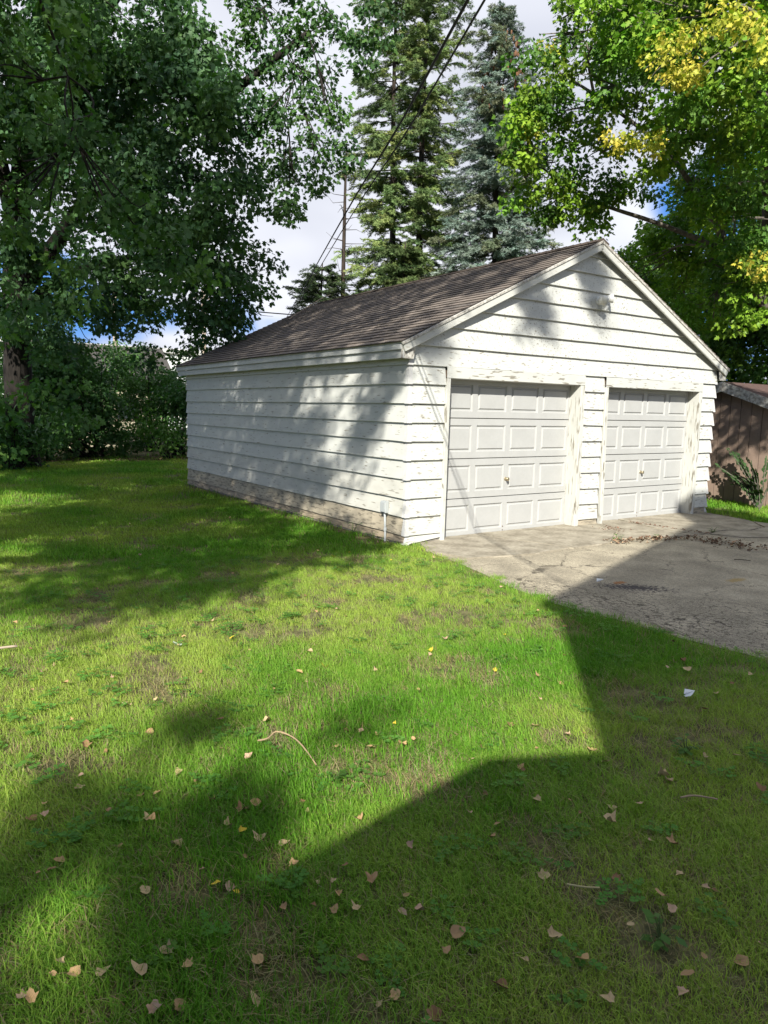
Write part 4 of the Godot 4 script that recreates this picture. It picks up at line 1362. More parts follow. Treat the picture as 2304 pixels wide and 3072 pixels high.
# ---------------------------------------------------------------- other buildings and street furniture
func build_house() -> void:
	# the house behind the viewer; its gable, chimney and low wing throw the big shadow on lawn and drive
	var h := thing("house", "brick house behind the viewer whose gable shades the lawn", "house", Vector3(-4.0, LAWN_Y, 10.5))
	var o := h.position
	var st := begin()
	var pr := [Vector2(-7.68, 6.66), Vector2(-3.6, 8.78), Vector2(-0.6, 7.6)]
	var zz := [10.5, 19.0]
	var P := func(p: Vector2, z: float) -> Vector3: return Vector3(p.x, p.y, z) - o
	var A := [Vector2(-7.62, LAWN_Y - 0.2), Vector2(-7.62, 6.68), Vector2(-3.6, 8.75), Vector2(-0.75, 7.6), Vector2(-0.75, LAWN_Y - 0.2)]
	for i in 3:
		tri(st, P.call(A[0], 10.6), P.call(A[i + 2], 10.6), P.call(A[i + 1], 10.6))
		tri(st, P.call(A[0], 19.0), P.call(A[i + 1], 19.0), P.call(A[i + 2], 19.0))
	for i in 5:
		var j := (i + 1) % 5
		quad(st, P.call(A[i], 10.6), P.call(A[i], 19.0), P.call(A[j], 19.0), P.call(A[j], 10.6))
	put("wall", fin(st), M.house, h)
	for e in [[pr[0], pr[1]], [pr[1], pr[2]]]:
		st = begin()
		var a: Vector2 = e[0]
		var b: Vector2 = e[1]
		var up := Vector2(0, 0.14)
		for q in [[a + up, b + up, 1], [a, b, -1]]:
			var p4 := [P.call(q[0], 10.5), P.call(q[1], 10.5), P.call(q[1], 19.2), P.call(q[0], 19.2)]
			if q[2] > 0:
				p4.reverse()
			quad(st, p4[0], p4[1], p4[2], p4[3])
		quad(st, P.call(a, 10.5), P.call(a + up, 10.5), P.call(b + up, 10.5), P.call(b, 10.5))
		quad(st, P.call(a, 19.2), P.call(b, 19.2), P.call(b + up, 19.2), P.call(a + up, 19.2))
		quad(st, P.call(a, 10.5), P.call(a, 19.2), P.call(a + up, 19.2), P.call(a + up, 10.5))
		quad(st, P.call(b, 10.5), P.call(b + up, 10.5), P.call(b + up, 19.2), P.call(b, 19.2))
		put("roof", fin(st), M.shingle_plain, h)
	put("chimney", box_mesh(Vector3(-4.3, 8.0, 10.7) - o, Vector3(-3.3, 9.75, 11.5) - o), M.brick, h)
	for w in [[-6.6, 3.9], [-4.2, 3.9], [-2.4, 3.9], [-2.6, 1.0]]:
		var f := put("window", box_mesh(Vector3(w[0], w[1], 10.54) - o, Vector3(w[0] + 0.95, w[1] + 1.4, 10.62) - o), M.fascia, h)
		put("pane", box_mesh(Vector3(w[0] + 0.08, w[1] + 0.08, 10.525) - o, Vector3(w[0] + 0.87, w[1] + 1.32, 10.539) - o), M.glass_dark, f)
	# low wing, unseen, outline shaped to throw the lower shadow edge on the lawn
	st = begin()
	var B := [Vector2(-7.58, 3.23), Vector2(-7.0, 3.38), Vector2(-6.5, 3.47), Vector2(-5.80, 3.27)]
	for i in 3:
		for q in [[0.0, 1], [-0.12, -1]]:
			var a: Vector2 = B[i] + Vector2(0, q[0])
			var b: Vector2 = B[i + 1] + Vector2(0, q[0])
			var p4 := [P.call(a, 8.6), P.call(b, 8.6), P.call(b, 10.59), P.call(a, 10.59)]
			if q[1] > 0:
				p4.reverse()
			quad(st, p4[0], p4[1], p4[2], p4[3])
		quad(st, P.call(B[i] - Vector2(0, 0.12), 8.6), P.call(B[i], 8.6), P.call(B[i + 1], 8.6), P.call(B[i + 1] - Vector2(0, 0.12), 8.6))
	put("roof", fin(st), M.shingle_plain, h)
	put("wall", box_mesh(Vector3(-7.45, -0.1, 8.8) - o, Vector3(-6.0, 3.08, 10.59) - o), M.house, h)

func build_shed() -> void:
	var o := Vector3(8.02, LAWN_Y, -0.83)
	var s := thing("shed", "small brown shed with vertical groove siding and weathered rake boards", "shed", o)
	# gable end faces -x, the ridge runs along +x
	var half := 1.75
	var eave := 1.62
	var ridge := 2.20 - LAWN_Y
	var st := begin()
	box(st, Vector3(0.03, -0.1, -half + 0.02), Vector3(0.06, eave - 0.02, half - 0.02))
	box(st, Vector3(2.6, -0.1, -half), Vector3(2.66, eave, half))
	box(st, Vector3(0.061, -0.1, -half), Vector3(2.599, eave, -half + 0.05))
	box(st, Vector3(0.061, -0.1, half - 0.05), Vector3(2.599, eave, half))
	put("wall", fin(st), M.shed, s)
	var n := 17
	for i in n:
		var z0 := -half + 2.0 * half * i / n
		var z1 := -half + 2.0 * half * (i + 1) / n
		st = begin()
		var y0 := eave + (ridge - eave) * (1.0 - absf(z0) / half) - 0.03
		var y1 := eave + (ridge - eave) * (1.0 - absf(z1) / half) - 0.03
		var g := 0.006
		var pts := [Vector3(0, 0.02, z0 + g), Vector3(0, y0, z0 + g), Vector3(0, y1, z1 - g), Vector3(0, 0.02, z1 - g)]
		if z0 < 0.0 and z1 > 0.0:
			tri(st, Vector3(0, y0, z0 + g), Vector3(0, ridge - 0.03, 0), Vector3(0, y1, z1 - g))
		quad(st, pts[0], pts[1], pts[2], pts[3])
		var back := Vector3(0.012, 0, 0)
		quad(st, pts[1], pts[0], pts[0] + back, pts[1] + back)
		quad(st, pts[3], pts[2], pts[2] + back, pts[3] + back)
		quad(st, pts[0], pts[3], pts[3] + back, pts[0] + back)
		put("siding_board", fin(st), M.shed, s)
	# backing behind the grooves, up into the gable
	st = begin()
	var bx := 0.0125
	quad(st, Vector3(bx, -0.02, -half), Vector3(bx, eave - 0.03, -half), Vector3(bx, eave - 0.03, half), Vector3(bx, -0.02, half))
	tri(st, Vector3(bx, eave - 0.03, -half), Vector3(bx, ridge - 0.04, 0), Vector3(bx, eave - 0.03, half))
	put("backing", fin(st), M.shed_dark, s)
	for k in [-1.0, 1.0]:
		st = begin()
		var a := Vector3(-0.16, ridge, 0)
		var b := Vector3(-0.16, ridge - (ridge - eave) * 1.16, k * half * 1.16)
		var lx := Vector3(2.95, 0, 0)
		var up := Vector3(0, 0.05, 0)
		if k > 0:
			quad(st, a + up, a + up + lx, b + up + lx, b + up)
			quad(st, a, b, b + lx, a + lx)
		else:
			quad(st, a + up, b + up, b + up + lx, a + up + lx)
			quad(st, a, a + lx, b + lx, b)
		quad(st, b, b + up, b + up + lx, b + lx)
		put("roof", fin(st), M.shed_roof, s)
		st = begin()
		var w := Vector3(0, -0.13, 0)
		var q := [a + up, b + up, b + w, a + w]
		var th := Vector3(-0.025, 0, 0)
		if k < 0:
			q.reverse()
		quad(st, q[3] + th, q[2] + th, q[1] + th, q[0] + th)
		quad(st, q[0], q[1], q[2], q[3])
		for i in 4:
			quad(st, q[i], q[(i + 1) % 4], q[(i + 1) % 4] + th, q[i] + th)
		put("rake_board", fin(st), M.rake_old, s)
	# sapling with round leaves growing against it
	rng.seed = 620
	var sp := thing("sapling", "leafy sapling leaning over the grass in front of the brown shed", "plant", Vector3(7.55, LAWN_Y, 0.25))
	st = begin()
	var lf := begin()
	for i in 22:
		var e := Vector3(rng.randf_range(-0.25, 0.25), rng.randf_range(0.35, 1.0), rng.randf_range(-0.75, 0.35))
		if i == 0:
			e = Vector3(-0.1, 1.05, -0.62)
		if i == 1:
			e = Vector3(-0.15, 0.75, -0.80)
		var c := curve([Vector3(0, -0.03, 0), e * 0.5 + Vector3(0, 0.12, 0), e], 5)
		tube(st, c, taper(c.size(), 0.012, 0.003), 5)
		for k in range(3, c.size()):
			for s2 in [-1.0, 1.0]:
				for w in 2:
					var d: Vector3 = (c[k] - c[k - 1]).normalized()
					var sd: Vector3 = Vector3(-d.z, rng.randf_range(-0.4, 0.3), d.x).normalized() * s2
					var b: Vector3 = c[k] - d * 0.04 * w
					var ln := rng.randf_range(0.05, 0.09)
					var wd := d * ln * 0.55
					var v := rng.randf_range(0.8, 1.2)
					lf.set_color(Color(0.065 * v, 0.12 * v, 0.045 * v))
					lf.set_smooth_group(-1)
					var m2: Vector3 = b + sd * ln * 0.55
					quad(lf, b, m2 + wd, b + sd * ln, m2 - wd)
	put("stems", fin(st), M.bark_pale, sp)
	put("leaves", fin(lf), M.leaf, sp).set_meta("kind", "stuff")

func build_far() -> void:
	# outbuilding seen through the shrubs
	var o := Vector3(1.6, LAWN_Y, -21.5)
	var b := thing("outbuilding", "low beige building with dark grey roof seen through the shrubs", "building", o)
	put("wall", box_mesh(Vector3(-2.6, -0.1, -3.0), Vector3(2.4, 2.5, 0.0)), M.beige, b)
	var st := begin()
	quad(st, Vector3(-2.9, 2.45, 0.35), Vector3(-2.9, 3.9, -1.5), Vector3(2.7, 3.9, -1.5), Vector3(2.7, 2.45, 0.35))
	quad(st, Vector3(2.7, 2.45, -3.35), Vector3(2.7, 3.9, -1.5), Vector3(-2.9, 3.9, -1.5), Vector3(-2.9, 2.45, -3.35))
	tri(st, Vector3(2.41, 2.5, 0), Vector3(2.41, 3.8, -1.5), Vector3(2.41, 2.5, -3.0))
	tri(st, Vector3(-2.61, 2.5, -3.0), Vector3(-2.61, 3.8, -1.5), Vector3(-2.61, 2.5, 0))
	put("roof", fin(st), M.shingle_plain, b)
	for i in 2:
		var w := put("window", box_mesh(Vector3(-0.9 + i * 1.3, 1.0, 0.0), Vector3(-0.1 + i * 1.3, 1.95, 0.03)), M.bare_wood, b)
		put("pane", box_mesh(Vector3(-0.82 + i * 1.3, 1.08, 0.031), Vector3(-0.18 + i * 1.3, 1.87, 0.036)), M.glass_dark, w)
	# pale commercial building further off
	o = Vector3(9.0, LAWN_Y, -41.0)
	b = thing("white_building", "long pale flat-roofed building far behind the left trees", "building", o)
	put("wall", box_mesh(Vector3(-9.0, -0.1, -8.0), Vector3(4.0, 5.0, 0.0)), M.pale, b)
	put("roof_edge", box_mesh(Vector3(-9.2, 5.001, -8.2), Vector3(4.2, 5.3, 0.2)), M.fascia, b)
	for i in 4:
		var w := put("window", box_mesh(Vector3(-7.6 + i * 2.8, 2.0, 0.0), Vector3(-6.2 + i * 2.8, 3.4, 0.04)), M.grey_box, b)
		put("pane", box_mesh(Vector3(-7.5 + i * 2.8, 2.1, 0.041), Vector3(-6.3 + i * 2.8, 3.3, 0.05)), M.glass_dark, w)
	# poles
	for p in [[Vector3(10.6, LAWN_Y, -35.2), 8.3, 0.15, "bare wooden utility pole showing above the roof's left end"], [Vector3(3.2, LAWN_Y, -26.0), 6.6, 0.10, "slender utility pole half hidden by maple leaves"]]:
		var u := thing("utility_pole", p[3], "pole", p[0])
		st = begin()
		tube(st, [Vector3.ZERO, Vector3(0.02, p[1] * 0.5, 0), Vector3(0, p[1], 0)], [p[2], p[2] * 0.9, p[2] * 0.75], 10)
		put("pole", fin(st), M.pole, u)
		put("crossarm", box_mesh(Vector3(-0.9, p[1] - 0.5, 0.13), Vector3(0.9, p[1] - 0.38, 0.23)), M.pole, u)
	# wires between far poles, and the twin service drop over the garage
	var cab := begin()
	var wires := [[Vector3(-12, 7.2, -26.5), Vector3(3.2, 6.1, -26.0), Vector3(26, 7.4, -33.0)]]
	for w in wires:
		var c := curve(w, 8)
		tube(cab, c, taper(c.size(), 0.03, 0.03), 5)
	tag(put("street_cable", fin(cab), M.cable), "dark street cable crossing low behind the trees", "cable")
	for k in 2:
		st = begin()
		var off: float = k * 0.075
		var c := []
		for q in [Vector3(-5.46, 3.62, 10.55), Vector3(-2.48, 3.70, 3.84), Vector3(-1.64, 3.76, 1.97), Vector3(-0.755, 3.9, 0.0), Vector3(1.04, 4.1, -4.0), Vector3(2.84, 4.28, -8.0), Vector3(4.63, 4.5, -12.0), Vector3(8.2, 4.9, -20.0), Vector3(17.0, 6.1, -40.0)]:
			c.append(q + Vector3(off, -off * 0.35, 0))
		c = curve(c, 4)
		tube(st, c, taper(c.size(), 0.0065 if k else 0.009, 0.0065 if k else 0.009), 6)
		tag(put("service_cable", fin(st), M.cable), ["thicker black overhead cable running down from the top, left of its twin", "thinner black overhead cable running just right of the thicker one"][k], "cable", "service cables")

# ---------------------------------------------------------------- small things
func dead_leaf(sd: int) -> ArrayMesh:
	rng.seed = sd
	var st := begin()
	var n := 12
	var o := []
	var shape := [0.40, 0.52, 0.46, 0.70, 0.62, 0.66, 0.92, 0.68, 0.6, 0.72, 0.46, 0.5]
	if sd % 2:
		shape = [0.34, 0.36, 0.40, 0.48, 0.56, 0.72, 0.95, 0.74, 0.58, 0.46, 0.40, 0.36]
	var cx := rng.randf_range(1.4, 5.0)
	var cy := rng.randf_range(-0.6, 1.6)
	var fold := rng.randf_range(-0.6, 0.6)
	for i in n:
		var a := TAU * i / n - PI * 0.5
		var r: float = shape[i] * rng.randf_range(0.7, 1.15)
		var p := Vector2(cos(a), sin(a)) * r
		o.append(Vector3(p.x, cx * p.x * p.x * 0.35 + cy * p.y * p.y * 0.3 + fold * p.x * p.y + rng.randf_range(-0.05, 0.05), p.y))
	var c := Vector3(0, 0, 0.05)
	for i in n:
		var j := (i + 1) % n
		var mi: Vector3 = o[i] * 0.55 + c * 0.45
		var mj: Vector3 = o[j] * 0.55 + c * 0.45
		var k := rng.randf_range(0.85, 1.12)
		st.set_color(Color(k, k, k))
		st.set_smooth_group(0)
		tri(st, c, mj, mi)
		quad(st, mi, mj, o[j], o[i])
	return fin(st)

func build_litter() -> void:
	var meshes := []
	for i in 10:
		meshes.append(dead_leaf(700 + i))
	var tones := [["pale tan", Color(0.493, 0.370, 0.202)], ["light brown", Color(0.381, 0.246, 0.123)], ["tan", Color(0.493, 0.325, 0.157)], ["brown", Color(0.246, 0.146, 0.073)], ["pinkish tan", Color(0.482, 0.325, 0.213)], ["yellow", Color(0.62, 0.46, 0.05)], ["pale green", Color(0.45, 0.52, 0.36)]]
	var mats := []
	for t in tones:
		var m := vmat(0.8, Color(0.25, 0.22, 0.18))
		m.albedo_color = (t[1] as Color).linear_to_srgb()
		mats.append(m)
	rng.seed = 710
	var spots := "-3.57,2.35 -2.86,2.90 -2.94,2.91 -4.42,2.44 -4.28,2.48 -4.09,2.73 -4.35,2.72 -4.13,3.14 -4.12,3.22 -3.98,3.20 -3.37,3.40 -3.13,3.26 -3.78,3.63 -3.57,3.75 -3.42,4.19 -3.29,4.30 -3.28,4.05 -3.23,4.10 -4.35,3.66 -4.42,3.56 -4.12,3.55 -4.41,3.25 -4.50,3.85 -4.53,3.93 -4.12,4.01 -4.10,4.17 -4.32,4.12 -4.09,4.32 -3.89,4.19 -3.83,4.08 -4.10,4.53 -4.24,4.32 -4.03,4.47 -3.96,4.45 -3.79,4.53 -3.80,4.61 -4.73,4.08 -4.69,4.10 -4.35,4.32 -4.34,4.35 -4.31,4.55 -4.68,4.43 -4.49,4.44 -4.03,4.67 -3.98,4.75 -3.66,4.77 -4.24,4.88 -4.04,4.95 -3.87,5.00 -3.94,5.05 -3.95,5.10 -4.01,5.18 -4.14,5.07 -4.05,5.12 -3.94,5.21 -3.83,5.12 -4.30,5.23 -4.03,5.39 -4.48,5.15 -4.60,5.11 -4.81,4.97 -4.78,4.93 -4.75,5.00 -4.69,5.04 -4.89,5.01 -4.87,5.04 -4.09,5.55 -4.61,5.25 -4.54,5.27 -4.36,5.36 -3.18,4.19 -1.46,3.85 -2.15,4.29 -3.15,4.36 -3.07,4.33 -2.82,4.56 -2.43,4.53 -2.61,4.71 -2.95,4.63 -2.38,4.85 -2.43,4.96 -2.81,4.80 -2.82,4.83 -3.10,4.88 -3.27,4.98 -2.94,5.04 -2.72,5.23 -2.84,5.33 -3.22,5.09 -3.31,5.15 -3.60,5.03 -2.63,5.30 -2.11,5.19 -1.97,5.18 -1.84,5.25 -2.31,5.18 -2.07,5.51 -2.75,5.54 -2.81,5.48 -2.89,5.67 -2.87,5.74 -2.86,5.78 -3.06,5.71 -3.06,5.75 -3.77,5.23 -3.83,5.29 -3.77,5.32 -3.75,5.47 -3.82,5.51 -3.64,5.66 -3.50,5.75 -3.26,5.73 -3.17,5.93 -3.10,6.01 -3.00,6.01 -3.30,5.95 -3.34,5.98 -3.76,5.69 -3.55,5.89 -3.98,5.66 -4.01,5.67 -4.03,5.55 -1.19,4.76 -1.00,4.45 -0.88,4.33 -0.73,4.71 -1.49,4.88 -3.30,5.40 -3.50,5.63 -3.11,5.56"
	var list := []
	for s in spots.split(" "):
		var q := s.split(",")
		list.append([float(q[0]), float(q[1]), 1])
	var heap := noise(0.8, 19, 2)
	while list.size() < 250:
		var a := deg_to_rad(rng.randf_range(5.0, 62.0))
		var r := 2.0 + 11.0 * pow(rng.randf(), 0.8)
		var x := CAM.x + sin(a) * r
		var z := CAM.z - cos(a) * r
		if on_grass(x, z) and (heap.get_noise_2d(x, z) > 0.0 or rng.randf() < 0.25):
			list.append([x, z, 0])
	for i in list.size():
		var e: Array = list[i]
		var tone := rng.randi() % 5
		if e[2] == 0 and rng.randf() < 0.06:
			tone = 5
		leaf_at(meshes[rng.randi() % 10], mats[tone], tones[tone][0], e[0], e[1], rng.randf_range(0.018, 0.044) if e[2] else rng.randf_range(0.014, 0.033))
	for y in [[-3.22, 2.41, 0.04], [-2.93, 3.22, 0.034], [-4.27, 4.85, 0.032], [-2.17, 3.30, 0.038], [-2.04, 3.80, 0.034], [-1.2, 0.35, 0.035], [-0.9, 0.2, 0.035]]:
		leaf_at(meshes[rng.randi() % 10], mats[5], "yellow", y[0], y[1], y[2])
	var pale := leaf_at(meshes[3], mats[6], "pale green", -3.57, 2.35, 0.085)
	tag(pale, "large pale green maple leaf alone on the sunlit grass", "leaf")
	# brown debris along the broken apron
	rng.seed = 720
	var xf := []
	var cols := PackedColorArray()
	var line := [Vector2(2.40, 1.17), Vector2(3.06, 1.26), Vector2(3.72, 1.46), Vector2(3.66, 1.92), Vector2(3.75, 2.45)]
	for i in 420:
		var f := rng.randf() * 4.0
		var k := mini(int(f), 3)
		var p: Vector2 = line[k].lerp(line[k + 1], f - k) + Vector2(rng.randfn(), rng.randfn()) * (0.06 if k < 2 else 0.13)
		xf.append(Transform3D((Basis(Vector3.UP, rng.randf() * TAU) * Basis(Vector3.RIGHT, rng.randf_range(-0.7, 0.7))).scaled(Vector3.ONE * rng.randf_range(0.010, 0.036)), Vector3(p.x, LAWN_Y + rng.randf_range(0.012, 0.05), p.y)))
		cols.append(jitter(Color(0.13, 0.08, 0.05) if rng.randf() < 0.75 else Color(0.36, 0.25, 0.16), 0.3))
	for i in 150:
		var p := Vector2(4.12, 0.12).lerp(Vector2(4.2, 1.38), rng.randf()) + Vector2(rng.randfn(), rng.randfn()) * 0.035
		if i < 60:
			p = Vector2(3.3 + rng.randfn() * 0.12, 0.42 + rng.randfn() * 0.1)
		xf.append(Transform3D((Basis(Vector3.UP, rng.randf() * TAU) * Basis(Vector3.RIGHT, rng.randf_range(-0.5, 0.5))).scaled(Vector3.ONE * rng.randf_range(0.01, 0.024)), Vector3(p.x, LAWN_Y + rng.randf_range(0.014, 0.03), p.y)))
		cols.append(jitter(Color(0.20, 0.11, 0.07), 0.3))
	for i in 700:
		var x := rng.randf_range(-3.2, 3.4)
		xf.append(Transform3D((Basis(Vector3.UP, rng.randf() * TAU) * Basis(Vector3.RIGHT, rng.randf_range(-0.7, 0.7))).scaled(Vector3.ONE * rng.randf_range(0.03, 0.06)), Vector3(x, LAWN_Y + 0.02, -14.4 - absf(rng.randfn()) * 0.7 + 0.3 * sin(x * 2.0))))
		cols.append(jitter(Color(0.15, 0.10, 0.06), 0.3))
	var deb := multi("leaf_litter", meshes[2], M.vcol, xf, cols)
	tag(deb, "brown crumbled leaf litter along cracks and the shaded rear lawn edge", "leaf litter")
	# sticks
	stick("curved tan stick lying on the sunny lawn", [Vector3(-3.737, 0.03, 3.991), Vector3(-3.685, 0.03, 3.995), Vector3(-3.625, 0.035, 3.959), Vector3(-3.586, 0.035, 4.042), Vector3(-3.583, 0.03, 4.155), Vector3(-3.588, 0.0, 4.296)], 0.0065, Color(0.33, 0.24, 0.14))
	stick("short straight stick in the shade at right with a leaf at its end", [Vector3(-2.457, 0.02, 5.373), Vector3(-2.40, 0.025, 5.40), Vector3(-2.336, 0.02, 5.464)], 0.006, Color(0.40, 0.29, 0.20))
	stick("pale split twig in the shaded grass, lower right", [Vector3(-3.291, 0.02, 5.501), Vector3(-3.256, 0.025, 5.551), Vector3(-3.212, 0.02, 5.573)], 0.005, Color(0.46, 0.40, 0.2))
	stick("thick pale stick at the left edge of the sunny lawn", [Vector3(-4.70, 0.02, 1.95), Vector3(-4.6, 0.03, 1.925), Vector3(-4.487, 0.02, 1.905)], 0.014, Color(0.45, 0.36, 0.27))
	stick("dead forked branch lying on the rear of the garage roof", [Vector3(1.9, gable_y(1.9) + 0.03, -6.9), Vector3(2.3, gable_y(2.3) + 0.05, -7.2), Vector3(2.75, gable_y(2.75) + 0.10, -7.3), Vector3(3.2, 4.08, -7.75), Vector3(3.7, 4.25, -8.3)], 0.018, Color(0.30, 0.24, 0.18))
	stick("thin dark twig on the asphalt near the right edge", [Vector3(2.736, 0.0, 2.584), Vector3(2.79, 0.004, 2.64), Vector3(2.84, 0.0, 2.716)], 0.006, Color(0.05, 0.04, 0.035))
	# scraps
	for w in [[Vector3(-1.447, 0.03, 4.741), "crumpled white scrap of foil in the shaded grass", 0.05], [Vector3(0.463, 0.0, 2.548), "crumpled pale scrap on the dark driveway stain", 0.05]]:
		var st := begin()
		var pts := []
		for i in 9:
			pts.append(Vector3(rng.randf_range(-1, 1), rng.randf_range(0, 0.7), rng.randf_range(-0.6, 0.6)) * w[2])
		for i in 7:
			tri(st, pts[i], pts[i + 1], pts[i + 2])
		var o := put("paper_scrap", fin(st), M.scrap)
		o.position = w[0]
		tag(o, w[1], "litter")
	# weeds
	var wl := [
		[Vector3(2.60, 0, 1.08), "small green weed growing where slab and asphalt meet", 0.13], [Vector3(4.42, 0, 1.29), "low green weed in the crack before the right door", 0.10],
		[Vector3(3.25, 0, 1.22), "yellowish weed tuft in the leaf-filled driveway crack", 0.07], [Vector3(-0.16, 0, -0.95), "bushy weed at the foot of the side wall near the conduit", 0.20],
		[Vector3(-0.16, 0, -1.6), "leafy weed against the rotten lowest side board", 0.16], [Vector3(-0.12, 0, -2.6), "low dark weed midway along the side wall", 0.14], [Vector3(-0.14, 0, -0.5), "grassy weed around the conduit's foot", 0.12],
		[Vector3(-3.57, 0, 4.43), "broad-leaved clover patch in the sunny grass beside the stick", 0.05], [Vector3(-2.0, 0, 5.10), "bright broad-leaved weed beside the large pale leaf", 0.08], [Vector3(-1.75, 0, 5.45), "broad-leaved weed in shade at the right edge", 0.07],
		[Vector3(-3.2, 0, 5.8), "bright broad-leaved weed at the bottom right corner", 0.08]]
	for w in wl:
		rng.seed = hash(w[1])
		var t := thing("weed", w[1], "weed", w[0] + Vector3(0, LAWN_Y, 0))
		var st := begin()
		var sm := begin()
		for i in 16:
			var a := rng.randf() * TAU
			var e: Vector3 = Vector3(cos(a) * rng.randf_range(0.1, 0.7), rng.randf_range(0.25, 1.0), sin(a) * rng.randf_range(0.1, 0.7)) * w[2]
			tube(sm, [Vector3.ZERO, e * 0.6 + Vector3(0, 0.01, 0), e], [0.003, 0.002, 0.001], 4)
			var dir := Vector3(cos(a), rng.randf_range(-0.4, 0.3), sin(a))
			var sd := Vector3(-sin(a), 0.1, cos(a))
			var l := rng.randf_range(0.025, 0.05)
			var v := rng.randf_range(0.8, 1.2)
			st.set_color(Color(0.07 * v, 0.16 * v, 0.025 * v))
			st.set_smooth_group(-1)
			quad(st, e, e + dir * l * 0.5 + sd * l * 0.35, e + dir * l, e + dir * l * 0.5 - sd * l * 0.35)
		put("stems", fin(sm), M.stem, t)
		put("leaves", fin(st), M.leaf, t)

func leaf_at(mesh: Mesh, m: Material, tone: String, x: float, z: float, size: float) -> MeshInstance3D:
	var o := put("fallen_leaf", mesh, m)
	o.transform = Transform3D((Basis(Vector3.UP, rng.randf() * TAU) * Basis(Vector3.RIGHT, rng.randf_range(-0.35, 0.35)) * Basis(Vector3.BACK, rng.randf_range(-0.35, 0.35))).scaled(Vector3(size * rng.randf_range(0.8, 1.1), size, size)), Vector3(x, LAWN_Y + rng.randf_range(0.02, 0.044), z))
	var shade := z > 4.7 - 0.12 * (x + 2.4) and x < -2.4 or z > 2.8 - 1.07 * (x + 0.47) and x >= -2.4
	var place := "in the house shadow at the lower left" if x < -4.2 else ("in the house shadow at the bottom centre" if x < -3.4 else ("in the house shadow at the bottom right" if z > 5.2 else "in the house shadow near the driveway edge"))
	if not shade:
		place = "on the far shaded lawn beside the garage wall" if z < 0.8 else ("on the sunny lawn toward the left edge" if x < -4.0 else ("on the sunny lawn around the curved stick" if z > 3.4 else ("on the sunny lawn midway to the garage corner" if x > -3.0 else "on the sunny lawn left of centre")))
	var big := "large" if size > 0.034 else ("small" if size < 0.024 else "medium")
	tag(o, "%s %s dry leaf %s" % [big, tone, place], "leaf", "fallen leaves on the lawn")
	return o

func stick(label: String, pts: Array, r: float, c: Color) -> void:
	var st := begin()
	var q := curve(pts, 3)
	tube(st, q, taper(q.size(), r * 0.7, r * 0.55), 7, 0.15)
	tag(put("stick", fin(st), mat(c.r, c.g, c.b, 0.9)), label, "stick")

